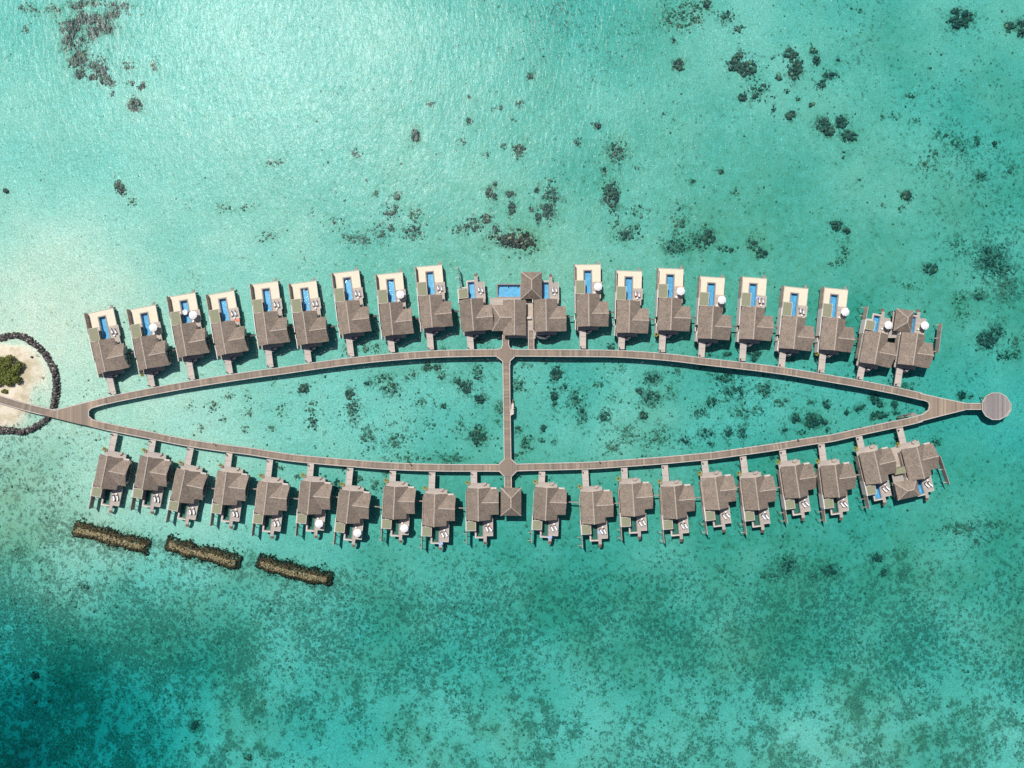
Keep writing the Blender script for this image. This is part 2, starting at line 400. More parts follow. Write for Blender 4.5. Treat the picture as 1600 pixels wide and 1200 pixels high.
def add_villa(proto, pts, mir, label, group, short, kind):
    o = proto['o'] if not proto['used'] else copy_tree(proto['o']); proto['used'] = True
    place(o, *pts, mir)
    if label: tag(o, label, 'villa', group)
    VILLAS.append(dict(o=o, x=o.location.x, y=o.location.y, rz=o.rotation_euler.z, mir=mir, short=short, kind=kind))
    return VILLAS[-1]
p_long = dict(o=make_villa('long', False), used=False)
p_low = dict(o=make_villa('small', True, blue=False), used=False)
UPPAR = {1, 2, 7, 9, 11, 12, 15}; LOPAR = {5, 6, 7}
for i, pts in enumerate(UP):
    s = f'{ORD[i]} upper-row villa' if i else 'leftmost upper-row villa'
    if i < 9: pos = f'{ORD[i]} from left in upper row' if i else 'leftmost of upper row'
    else:
        k = 15 - i; pos = (f'{ORD[k]} single one from right in upper row' if k else 'rightmost single one of upper row')
    s = (f'{ORD[i]} upper villa from left' if i < 9 else f'{ORD[15-i]} single upper villa from right')
    extra = ', white parasol out' if i in UPPAR else ''
    add_villa(p_long, pts, False, f'villa with blue pool, {pos}{extra}', 'single villas along the upper boardwalk', s, 'long')
for i, pts in enumerate(LOW):
    if i < 10: s = f'{ORD[i]} lower villa from left'; pos = f'{ORD[i]} from left in lower row'
    else: s = f'{ORD[17-i]} single lower villa from right'; pos = f'{ORD[17-i]} single one from right in lower row'
    extra = ', white parasol out' if i in LOPAR else ''
    add_villa(p_low, pts, True, f'villa with dark pool, {pos}{extra}', 'single villas along the lower boardwalk', s, 'small')
NS = len(VILLAS)
specials = [
 ((740,516.7,736,467.4), False, dict(canopy=True, screen=False), 'wing-roofed villa at the left end of the central cluster, striped olive canopy beside its pool', 'left villa of central cluster'),
 ((854,517.3,853,468.2), False, dict(canopy=False, screen=False), 'wing-roofed villa at the right end of the central cluster, beside the hipped pavilion', 'right villa of central cluster'),
 ((1366.6,569,1376,519.5), False, dict(canopy=True, screen=True), 'left villa of the upper far-right pair, olive canopy and white parasol', 'left villa of upper right pair'),
 ((1426.8,570.8,1434,521.5), False, dict(canopy=False, screen=False), 'right villa of the upper far-right pair, behind the small hipped pavilion', 'right villa of upper right pair'),
 ((1366,705.5,1377,753.9), True, dict(canopy=True, screen=True), 'left villa of the lower far-right pair, bright blue pool beside olive canopy', 'left villa of lower right pair'),
 ((1432.7,698.7,1444.7,748), True, dict(canopy=False, screen=False), 'right villa of the lower far-right pair, outermost roof of the row', 'right villa of lower right pair')]
SP = []
for pts, mir, kw, lab, short in specials:
    pr = dict(o=make_villa('small', mir, blue=True, **kw), used=False)
    SP.append(add_villa(pr, pts, mir, lab, 'villas in the joined clusters', short, 'small'))

# hipped pavilions
def pavilion(px, py, rz, hw, hl, ridge_half, label, ze=4.0, zr=6.6, group='hipped pavilions', name='pavilion'):
    c = P(px, py, ze); root = tag(empty(name, (c.x, c.y, 0), rz), label, 'pavilion', group)
    b = MB(); b.hip(-hw, hw, -hl, hl, ze, zr, hl-ridge_half, 'v'); ro = b.build('roof', M['roof'], root)
    b = MB(); b.bar((0,-ridge_half,zr+.02),(0,ridge_half,zr+.02), .3, .12)
    for sx in (-1,1):
        for sy in (-1,1): b.bar((0, sy*ridge_half, zr+.02), (sx*hw, sy*hl, ze+.03), .26, .1)
    b.build('ridge_cap', M['ridge'], ro)
    for sx in (-1,1):
        for sy in (-1,1):
            b = MB(); b.cyl(sx*(hw-.6), sy*(hl-.6), -3.0, ze-.15, .16, n=8); b.build('post', M['under'], root)
    b = MB(); b.box(-hw+.4, hw-.4, -hl+.4, hl-.4, 1.2, 1.46); b.build('deck', M['deck'], root)
    return root
pavilion(798.4, 784, R(-.3), 3.15, 4.3, 1.4, 'lone square hipped pavilion at the foot of the crossing boardwalk, lower side', zr=6.3)
pavilion(830.5, 446, 0, 3.2, 4.15, 1.4, 'tall brown hipped pavilion beside the wide central pool, upper row', zr=6.6)
pavilion(1412.3, 501, R(-8), 2.75, 3.45, .7, 'small hipped pavilion between the two pools of the upper far-right pair', zr=6.4)
pavilion(1417.6, 764.5, R(102.5), 2.7, 3.5, .9, 'hipped pavilion facing the sea in the lower far-right pair', zr=6.2)

# central main house with a hipped wing to its left
def central():
    a = P(804, 523.5, ZR); root = tag(empty('main_villa', (a.x, a.y, 0)), 'largest house of the central cluster, gabled roof with a hipped wing toward the left', 'villa', 'villas in the joined clusters')
    b = MB(); b.box(-3.0,3.0,.7,10.2,ZD,ZE-.05); b.box(-6.0,-3.0,2.0,8.6,ZD,ZE-.1); b.build('wall', M['wall'], root)
    b = MB(); b.gable(0, 10.9, 0, 3.55, ZE, ZR, 'v'); ro = b.build('roof', M['roof'], root)
    b = MB(); b.gable(-.03, 10.93, 0, .17, ZR, ZR+.09, 'v', t=.1, segs=1); b.build('ridge_cap', M['ridge'], ro)
    b = MB(); b.hip(-6.9, -.4, 1.4, 9.4, ZE-.02, ZR-.5, 2.6, 'u', hip_end='low'); wr = b.build('wing_roof', M['roof'], root)
    b = MB(); b.bar((-4.3,5.4,ZR-.47),(-.8,5.4,ZR-.47),.28,.1); b.bar((-4.3,5.4,ZR-.47),(-6.9,1.4,ZE),.24,.1); b.bar((-4.3,5.4,ZR-.47),(-6.9,9.4,ZE),.24,.1); b.build('ridge_cap', M['ridge'], wr)
    b = MB(); rects(b, [(-3.3,3.3,-.6,10.9),(-6.3,-3.3,1.8,10.9),(-7.6,1.95,10.9,11.9),(-7.6,-6.3,8.9,10.9)],1.2,ZD); b.box(3.3,6.5,-.8,10.9,1.2,ZD+.004); b.build('deck', M['deck'], root)
    b = MB(); b.box(3.6,5.2,5.2,5.9,2.3,2.45); b.build('shade_board', M['frame'], root)
    p = pool_parts(root, False, -5.2, 1.75, 12.2, 15.9, .3)
    b = MB(); 
    for x in (-5,-2,1):
        for y in (1.2,5.5,10,15.5): b.cyl(x,y,-3,1.2,.15,n=8)
    b.build('substructure', M['under'], root)
    return root
central()
# connecting decks of the clusters (things of their own)
def deck_poly(name, pts, z1, mat, label, cat='deck', group=None):
    q = [P(x, y, z1) for x, y in pts]; c = sum(q, Vector())/len(q); b = MB()
    b.prism([(p.x-c.x, p.y-c.y) for p in q], 1.15-z1, 0)
    for p in q: b.cyl((p.x-c.x)*.9, (p.y-c.y)*.9, -4.2, 1.15-z1, .13, n=6)
    o = b.build(name, mat); o.location = c; tag(o, label, cat, group); return o
deck_poly('cluster_deck', [(1386,528),(1404,528),(1404,486),(1396,486),(1394,512),(1390,518)], 1.47, M['deck'], 'grey timber deck joining the two houses of the upper far-right pair')
deck_poly('cluster_deck', [(1391,700),(1409,696),(1421,758),(1429,760),(1402,782),(1393,740)], 1.47, M['deck'], 'grey timber deck joining the two houses of the lower far-right pair')
o = deck_poly('flat_canopy', [(1395,734),(1416,728),(1417.5,738.5),(1399,742)], 3.3, M['canopy'], 'flat olive canopy wedged between the two houses of the lower far-right pair', 'canopy')

# free standing sea screens
def sea_screen(p, q, label):
    a = P(*p, 3.0); b_ = P(*q, 3.0); c = (a+b_)/2; d = (b_-a); n = Vector((-d.y,d.x,0)).normalized()
    b = MB(); a0 = a-c; b0 = b_-c
    b.bar((a0.x,a0.y,1.9),(b0.x,b0.y,1.9),.14,2.4)
    o = tag(empty('sea_screen', (c.x,c.y,0)), label, 'screen', 'slatted screens standing in the sea')
    b.build('slatted_panel', M['slats'], o)
    for t in (.05,.5,.95):
        k = a0.lerp(b0, t); g = MB(); g.cyl(k.x,k.y,-3,3.0,.12,n=6); g.bar((k.x,k.y,1.6),(k.x-1.1*abs(n.x),k.y,1.3),.13,.13); g.build('post', M['frame'], o)
sea_screen((1472,505),(1466.5,551), 'slatted screen in the water right of the upper far-right pair')
sea_screen((1469,712),(1484,757), 'long slatted screen in the water right of the lower far-right pair')
sea_screen((714.5,416),(719,449), 'thin slatted screen in the water left of the central cluster')

# ------------------------------------------------------------------ boardwalk
BWZ = 1.6
upper = [(112,640.5),(140,633),(174,624.2),(240,611),(320,596.8),(400,584.6),(440,579.3),(500,570.6),(560,563),(620,557.2),(680,553.2),(740,551.6),(800,551.2),(830,551.4),(900,551.8),(960,552.6),(1010,555.4),(1052,559),(1100,564.8),(1161,571.6),(1200,576.4),(1243,582.6),(1300,592.2),(1340,599),(1380,606.6),(1410,612.8),(1440,619.6)]
lower = [(96,648.5),(130,657.5),(175,668.2),(229,678.9),(285,690.2),(340,698.9),(389,705),(430,711.6),(457,715.4),(500,719.6),(540,723),(590,727.0),(640,729.6),(700,730.9),(760,731.0),(793,731),(824,730),(870,728.9),(920,727.4),(959,725),(1027,720.1),(1070,716.3),(1110,712.4),(1139,708.6),(1207,699),(1270,688.8),(1300,684.5),(1345,674.4),(1390,664.8),(1420,658.6),(1440,653.4)]
entry = [(-120,592),(-60,606.5),(0,624.2),(40,635.8),(78,645),(100,650)]
def resample(pts, z, step=1.5):
    p = [P(x,y,z) for x,y in pts]; out = []
    for i in range(len(p)-1):
        p0 = p[max(0,i-1)]; p1 = p[i]; p2 = p[i+1]; p3 = p[min(len(p)-1,i+2)]
        n = max(1, int((p2-p1).length/step))
        for k in range(n):
            t = k/n
            out.append(.5*((2*p1)+(p2-p0)*t+(2*p0-5*p1+4*p2-p3)*t*t+(3*p1-p0-3*p2+p3)*t**3))
    out.append(p[-1]); return out
bw = tag(empty('boardwalk', (0,0,0)), 'long brown timber boardwalk looping like an almond between the two villa rows', 'boardwalk')
bwpaths = []
def strip(pts, hw, z, name='deck', beams=True, jz=0.0):
    c = resample(pts, z); bwpaths.append((c, hw)); n = len(c)
    sides = []
    s = 0; S = [0]
    for i in range(1,n): s += (c[i]-c[i-1]).length; S.append(s)
    for i in range(n):
        d = (c[min(n-1,i+1)]-c[max(0,i-1)]).normalized(); sides.append(Vector((-d.y,d.x,0)))
    def ribbon(o0, o1, z0, z1, nm, mat):
        b = MB(); vs=[]; uv=[]
        for i in range(n):
            for (o_, zz) in ((o0,z0),(o1,z0),(o1,z1),(o0,z1)):
                p = c[i]+sides[i]*o_; vs.append((p.x,p.y,zz)); uv.append((S[i], o_))
        fs=[]
        for i in range(n-1):
            a=4*i
            for j in range(4): fs.append((a+j, a+4+j, a+4+(j+1)%4, a+(j+1)%4))
        fs += [(0,1,2,3),(4*n-1,4*n-2,4*n-3,4*n-4)]
        b.add(vs, fs, uv); return b.build(nm, mat, bw)
    ribbon(-hw+.2, hw-.2, z-.2+jz, z+jz, name, M['board'])
    if beams:
        ribbon(hw-.2, hw, z-.35, z+.1, 'edge_beam', M['edge']); ribbon(-hw, -hw+.2, z-.35, z+.1, 'edge_beam', M['edge'])
    b = MB()
    for i in range(0, n, 3):
        for sd in (-hw*.75, hw*.75):
            p = c[i]+sides[i]*sd; b.cyl(p.x,p.y,-4,z-.2,.14,n=6)
        p = c[i]-sides[i]*hw*.85; q = c[i]+sides[i]*hw*.85; b.bar((p.x,p.y,z-.35),(q.x,q.y,z-.35),.25,.28)
    b.build('piling', M['under'], bw)
strip(upper, 1.15, BWZ); strip(lower, 1.15, BWZ); strip(entry, 1.2, BWZ, jz=.004)
strip([(791,566),(792.0,645),(793.2,718)], 1.15, BWZ)
strip([(790,545),(790,523)], 1.05, BWZ-.05)
strip([(793.6,744),(794,766)], 1.15, BWZ)
strip([(1500,635),(1534,635)], 1.02, BWZ-.03)
strip([(830,546),(829.8,516)], .95, BWZ-.06)
def junction(pts, jz, mat='board', border=True):
    q = [P(x,y,BWZ) for x,y in pts]; b = MB(); b.prism([(p.x,p.y) for p in q], BWZ-.2+jz, BWZ+jz)
    b.uv = [(v[0], 5.0) for v in b.v]
    b.build('junction_deck', M[mat], bw)
def edge_line(pts):
    b = MB(); q = [P(x,y,BWZ+.1) for x,y in pts]
    for i in range(len(q)-1): b.bar((q[i].x,q[i].y,BWZ-.1), (q[i+1].x,q[i+1].y,BWZ-.1), .22, .46)
    b.build('edge_beam', M['edge'], bw)
junction([(84,642.5),(100,638),(140,627.6),(166,621.2),(166,630.3),(152,634),(142,638),(138,642),(138,650),(144,655.5),(166,661),(166,671.2),(120,661.6),(66,648.4)], .115)
edge_line([(166,630.6),(152,634.2),(142,638.2),(138.2,642),(138.2,650),(144,655.6),(166,661.2)])
edge_line([(80,640.3),(100,637.6),(140,627.2),(166,621)])
junction([(1425,612),(1438,615),(1468,622),(1490,626.6),(1508,630),(1508,640),(1476,648),(1435,658.5),(1425,660.6),(1425,652.5),(1442,647.5),(1451,641),(1453,634),(1451,628),(1444.6,625.6),(1425,621.4)], .115)
edge_line([(1425,621.4),(1444.6,625.8),(1451,628.4),(1452.8,634),(1451,640.8),(1442,647.2),(1425,652.2)])
edge_line([(1438,614.8),(1468,621.6),(1490,626.2),(1508,629.8)]); edge_line([(1508,640.3),(1476,648.2),(1435,658.8)])
junction([(776,546),(783,544),(785.6,538),(794.4,538),(797,544),(804,546),(804,556.8),(796.8,564),(796.8,568),(785.4,568),(785.4,564),(776,556.8)], .118)
edge_line([(776,557.2),(785.5,564.5),(785.6,570)]); edge_line([(804,557.2),(796.8,564.3),(796.9,570)])
edge_line([(776,546),(783,544),(785.6,538)]); edge_line([(804,546),(797,544),(794.4,538)])
junction([(780,725.5),(787.8,718),(798.8,718),(807,725.5),(807,736),(799.6,744),(788,744),(780,736)], .118)
for e in ([(780,725),(787.6,717.6)],[(799,717.6),(807,725)],[(807,736.4),(799.6,744)],[(780,736.4),(787.8,744)]): edge_line(e)

# round platform at the far end
c = P(1556, 634.8, BWZ); pf = tag(empty('viewing_platform', (c.x,c.y,0)), 'round many-sided grey timber platform at the right tip of the boardwalk', 'platform')
NSD = 12; poly = [(4.5*math.cos(2*math.pi*(i+.5)/NSD), 4.25*math.sin(2*math.pi*(i+.5)/NSD)) for i in range(NSD)]
b = MB(); b.prism(poly, BWZ-.25, BWZ); b.uv = [(v[0], v[1]) for v in b.v]; b.build('deck', M['platform'], pf)
b = MB()
for i in range(NSD):
    p, q = poly[i], poly[(i+1)%NSD]; b.bar((p[0],p[1],BWZ-.02),(q[0],q[1],BWZ-.02),.2,.3)
b.build('edge_beam', M['edge'], pf)
b = MB()
for i in range(3, 7):
    p, q = poly[i%NSD], poly[(i+1)%NSD]
    if i < 6: b.bar((p[0]*1.03,p[1]*1.03,BWZ+.45),(q[0]*1.03,q[1]*1.03,BWZ+.45),.3,.12)
for i in (10,11):
    p, q = poly[i], poly[(i+1)%NSD]; b.bar((p[0]*1.02,p[1]*1.02,BWZ+.5),(q[0]*1.02,q[1]*1.02,BWZ+.5),.2,.12)
b.build('railing', M['ridge'], pf)
b = MB()
for i in range(0,NSD,2): b.cyl(poly[i][0]*.85, poly[i][1]*.85, -3.5, BWZ-.25, .16, n=8)
b.build('piling', M['under'], pf)

# swim landings with stairs down to the lagoon
def swim(px, py, rz, label, mat='frame'):
    a = P(px,py,1.5); o = tag(empty('swim_stair', (a.x,a.y,0), rz), label, 'stair', 'swim stairs into the lagoon')
    b = MB(); b.prism([(0,-1.1),(.95,-.6),(1.05,.2),(.7,.9),(0,.9)], 1.3, 1.55); b.build('landing', M[mat], o)
    b = MB(); b.box(.25,.95,.9,1.5,.95,1.15); b.box(.25,.95,1.5,2.1,.55,.75); b.box(.25,.95,2.1,2.7,.15,.35); b.box(.97,1.05,.4,2.7,.2,1.7); b.build('stair', M[mat], o)
    b = MB(); b.box(.3,.9,2.7,3.4,-.3,-.1); b.box(.3,.9,3.4,4.1,-.7,-.5); b.build('stringer', M['rust'], o)
swim(797.6, 644, 0, 'small pale landing and stair on the right side of the crossing boardwalk')
swim(1428, 650, R(105), 'orange-brown stair down from the lower boardwalk near its right tip', 'rim')

# ------------------------------------------------------------------ footbridges, posts, shrubs, pipes
def dist_bw(p):
    best = 1e9
    for c, hw in bwpaths[:2]:
        for q in c:
            d = math.hypot(p.x-q.x, p.y-q.y)
            if d < best: best = d
    return best
def footbridge(v, short, u0=-2.5, u1=-.55):
    w = -1.0
    um = (u0+u1)/2
    while dist_bw(loc(v, um, w)) > 1.55 and w > -14: w -= .1
    root = v['o']; b = MB(v['mir']); lw = w
    b.box(u0+.1, u1-.1, lw, -1.16 if v['mir'] else -.95, 1.25, ZD+.008); 
    o = tag(empty('footbridge', (v['x'],v['y'],0), v['rz']), f'pale grey footbridge leading to the {short}', 'footbridge', 'footbridges between boardwalk and villas')
    b.build('deck', M['bridge'], o)
    e = MB(v['mir']); e.box(u0, u0+.1, lw, -1.16, 1.15, ZD+.12); e.build('edge_beam', M['frame'], o)
    e = MB(v['mir']); e.box(u1-.1, u1, lw, -1.16, 1.15, ZD+.12); e.build('edge_beam', M['frame'], o)
    k = MB(v['mir']); n = max(2, int(-lw/3))
    for i in range(n):
        y = lw + .8 + i*(-lw-1.5)/n
        k.cyl(u0+.3, y, -3, 1.25, .13, n=6); k.cyl(u1-.3, y, -3, 1.25, .13, n=6)
    k.build('piling', M['under'], o)
    # dark marker post on the left of the landing
    p = loc(v, u0+.25, lw+.5)
    g = tag(empty('marker_post', (p.x,p.y,0), v['rz']), f'dark marker post at footbridge to {short}', 'post', 'marker posts at the footbridges')
    b = MB(); b.cyl(0,0,ZD,ZD+1.0,.14,.14,n=8); b.build('shaft', M['dark'], g)
    b = MB(); b.cyl(0,0,ZD+1.0,ZD+1.12,.2,.16,n=8); b.build('lamp_cap', M['dark'], g)
def shrub(v, u, w, label, mat='plant'):
    p = loc(v, u, w); g = tag(empty('potted_shrub', (p.x,p.y,ZD), 0), label, 'plant', 'potted shrubs beside villa porches')
    b = MB(); b.cyl(0,0,-.3,.4,.25,.34,n=10); b.build('pot', M['dark'], g)
    b = MB()
    for _ in range(60):
        a = random.uniform(0,6.28); r = .55*math.sqrt(random.random()); z = .35+random.random()*.7*(1-r)
        c = Vector((r*math.cos(a), r*math.sin(a), z)); d = Vector((math.cos(a+random.uniform(-.6,.6)), math.sin(a), random.uniform(.1,.9))).normalized()*.3
        sd = Vector((-d.y,d.x,0)).normalized()*.09
        b.add([tuple(c-sd*.3),tuple(c+d*.5-sd),tuple(c+d),tuple(c+d*.5+sd)], [(0,1,2,3)])
    b.build('foliage', M[mat], g)
for i, v in enumerate(VILLAS):
    footbridge(v, v['short']) if i != NS+1 else None
    if v['mir']: shrub(v, -3.55, -1.35, f'yellow-green potted shrub by porch of {v["short"]}')
    elif i in (1, 11, 15): shrub(v, -3.6, -1.2, f'yellow-green potted shrub by porch of {v["short"]}')
def pipe(v1, v2):
    a = loc(v1, 5.8, 4.6, 1.6); e = loc(v1, 6.8, 4.6, 1.6) - a; b_ = a.copy()
    n2 = Vector((math.cos(v2['rz']), math.sin(v2['rz']), 0)); o2 = Vector((v2['x'], v2['y'], 0))
    for _ in range(160):
        if (b_-o2).dot(n2) > -4.0: break
        b_ = b_ + e*.1
    b = MB(); m = (a+b_)/2; a -= m; b_ -= m
    b.bar((a.x,a.y,0),(b_.x,b_.y,0),.34,.24); b.cyl(a.x*.3, a.y*.3, -4.3, 0, .12, n=6)
    o = b.build('service_pipe', M['under'] if not v1['mir'] else M['rim']); o.location = m
    tag(o, f'thin pipe over water right of {v1["short"]}', 'pipe', 'service pipes between villas')
seq = [i for i in range(8)]
for i in seq: pipe(VILLAS[i], VILLAS[i+1])
pipe(VILLAS[8], SP[0]); pipe(SP[1], VILLAS[9])
for i in range(9, 15): pipe(VILLAS[i], VILLAS[i+1])
pipe(VILLAS[15], SP[2])
for i in range(16, 16+9): pipe(VILLAS[i], VILLAS[i+1])
for i in range(27, NS-1): pipe(VILLAS[i], VILLAS[i+1])
pipe(VILLAS[26], VILLAS[27]); pipe(VILLAS[NS-1], SP[4])

# lamp posts along the inner edge
for k, (x, y) in enumerate([(242,673.6),(334,693.6),(641,725),(937,721.6),(1247,687.2)]):
    p = P(x, y, 2.5); o = tag(empty('lamp_post', (p.x,p.y,0)), f'{["leftmost","second","middle","fourth","rightmost"][k]} of the five small dark lamp posts on the lower boardwalk', 'lamp post', 'lamp posts on the lower boardwalk')
    b = MB(); b.cyl(0,0,BWZ,BWZ+1.3,.09,n=6); b.build('shaft', M['dark'], o)
    b = MB(); b.cyl(0,0,BWZ+1.3,BWZ+1.55,.24,.16,n=8); b.build('lamp_head', M['rust'], o)

# ------------------------------------------------------------------ parasols, loungers, float
def make_parasol():
    r = empty('parasol', (0,0,ZD)); n = 8; rr = 1.3
    b = MB(); vs = [(0,0,2.75)]; fs = []
    for i in range(n):
        for k, (q, z) in enumerate(((.5,2.6),(1,2.32))):
            a = 2*math.pi*i/n; vs.append((rr*q*math.cos(a), rr*q*math.sin(a), z))
    for i in range(n):
        j = (i+1)%n; fs += [(0,1+2*i,1+2*j),(1+2*i,2+2*i,2+2*j,1+2*j)]
    b.add(vs, fs); o_ = len(b.v)
    b.add([(x,y,z-.04) for x,y,z in vs], [f[::-1] for f in fs])
    b.build('parasol_canopy', M['white'], r)
    b = MB(); b.cyl(0,0,0,2.7,.04,n=8); b.build('pole', M['frame'], r)
    b = MB(); b.cyl(0,0,0,.1,.35,.3,n=12); b.build('base', M['dark'], r)
    return r
def make_lounger():
    r = empty('sun_lounger', (0,0,ZD))
    b = MB(); b.box(-.36,.36,-.98,.98,.22,.3); b.build('frame', M['dark'], r)
    b = MB(); b.box(-.22,.22,-.6,.3,.3,.4); b.add([(-.22,.3,.32),(.22,.3,.32),(.22,.9,.75),(-.22,.9,.75),(-.22,.3,.42),(.22,.3,.42),(.22,.85,.83),(-.22,.85,.83)], [(0,3,2,1),(4,5,6,7),(0,1,5,4),(1,2,6,5),(2,3,7,6),(3,0,4,7)])
    b.build('cushion', M['white'], r)
    for x in (-.28,.28):
        for y in (-.85,.85):
            b = MB(); b.cyl(x,y,0,.22,.03,n=6); b.build('leg', M['dark'], r)
    return r
PAR = dict(o=make_parasol(), used=False); LOU = dict(o=make_lounger(), used=False)
def put(pr, p, rz, label, cat, group):
    o = pr['o'] if not pr['used'] else copy_tree(pr['o']); pr['used'] = True
    o.location = p; o.rotation_euler = (0,0,rz); tag(o, label, cat, group)
    return o
TB = None
def make_table():
    r = empty('side_table', (0,0,ZD))
    b = MB(); b.cyl(0,0,.4,.45,.3,n=10); b.build('table_top', M['white'], r)
    b = MB(); b.cyl(0,0,0,.4,.06,n=6); b.build('stem', M['dark'], r); return r
TAB = dict(o=make_table(), used=False)
for i, v in enumerate(VILLAS):
    par = (i in UPPAR) or (i-16 in LOPAR) or i in (NS+2, NS+3)
    s = v['short']; vm = 12.3 if v['kind'] == 'long' else 12.9
    if par:
        put(PAR, loc(v, 3.15, vm, ZD), random.random(), f'white octagonal parasol on terrace of {s}', 'parasol', 'white parasols on villa terraces')
        put(TAB, loc(v, 2.2, vm-1.6 if v['kind']=='long' else vm-1.2, ZD), 0, f'small white side table by parasol of {s}', 'table', 'side tables on villa terraces')
    else:
        a = v['rz'] + (R(12) if not v['mir'] else R(180+28))
        put(LOU, loc(v, 2.35, vm+.1, ZD+.01), a, f'white sun lounger nearer the pool, terrace of {s}', 'sun lounger', 'sun loungers on villa terraces')
        put(LOU, loc(v, 3.45, vm+(.1 if i%2 else -.2), ZD+.01), a+random.uniform(-.12,.12), f'white sun lounger nearer the outer edge, terrace of {s}', 'sun lounger', 'sun loungers on villa terraces')
        put(TAB, loc(v, 2.9, vm-1.3, ZD+.01), 0, f'small white side table by sun loungers of {s}', 'table', 'side tables on villa terraces')
M['towel_red'] = plain('towel_red', (.62,.16,.10), .9, .1, 3); M['towel_blue'] = plain('towel_blue', (.30,.38,.62), .9, .1, 3); M['towel_or'] = plain('towel_orange', (.70,.33,.20), .9, .1, 3)
for i, u, w, mt, cn in ((3, 3.7, 10.2, 'towel_red', 'red'), (10, 2.8, 12.0, 'towel_red', 'red'), (11, 3.4, 13.7, 'towel_or', 'orange'), (25, 3.1, 12.6, 'towel_red', 'red'), (24, 1.9, 15.9, 'towel_blue', 'blue'), (26, 1.8, 15.8, 'towel_blue', 'blue'), (27, 1.9, 13.2, 'towel_blue', 'blue'), (12, -1.35, 10.9, 'towel_or', 'orange'), (13, 1.9, 13.2, 'towel_blue', 'blue')):
    v = VILLAS[i]; vs = []; fs = []
    for a in range(7):
        for b_ in range(5): vs.append((a*.22-.66, b_*.2-.4, .02+.04*random.random()))
    for a in range(6):
        for b_ in range(4): k = a*5+b_; fs.append((k, k+5, k+6, k+1))
    b = MB(); b.add(vs, fs); o = b.build('beach_towel', M[mt]); o.location = loc(v, u, w, ZD+.06 if (u, w) != (3.1, 12.6) else ZD+.1); o.rotation_euler = (0,0,v['rz']+random.uniform(-.5,.5))
    tag(o, f'small {cn} towel lying on terrace of {v["short"]}', 'towel', 'towels on villa terraces')
# white ring float in the pool of the third villa
b = MB(); n1, n2 = 18, 8; vs = []; fs = []
for i in range(n1):
    for j in range(n2):
        a = 2*math.pi*i/n1; c_ = 2*math.pi*j/n2; rr = .62+.26*math.cos(c_)
        vs.append((rr*math.cos(a), rr*math.sin(a), .2+.2*math.sin(c_))); fs.append((i*n2+j, ((i+1)%n1)*n2+j, ((i+1)%n1)*n2+(j+1)%n2, i*n2+(j+1)%n2))
b.add(vs, fs); b.cyl(0,0,.1,.2,.5,n=14); o = b.build('pool_float', M['white']); p = loc(VILLAS[2], -.05, 13.9, 1.15); o.location = p
tag(o, 'round white inflatable float in the pool of the third upper villa from the left', 'pool float')

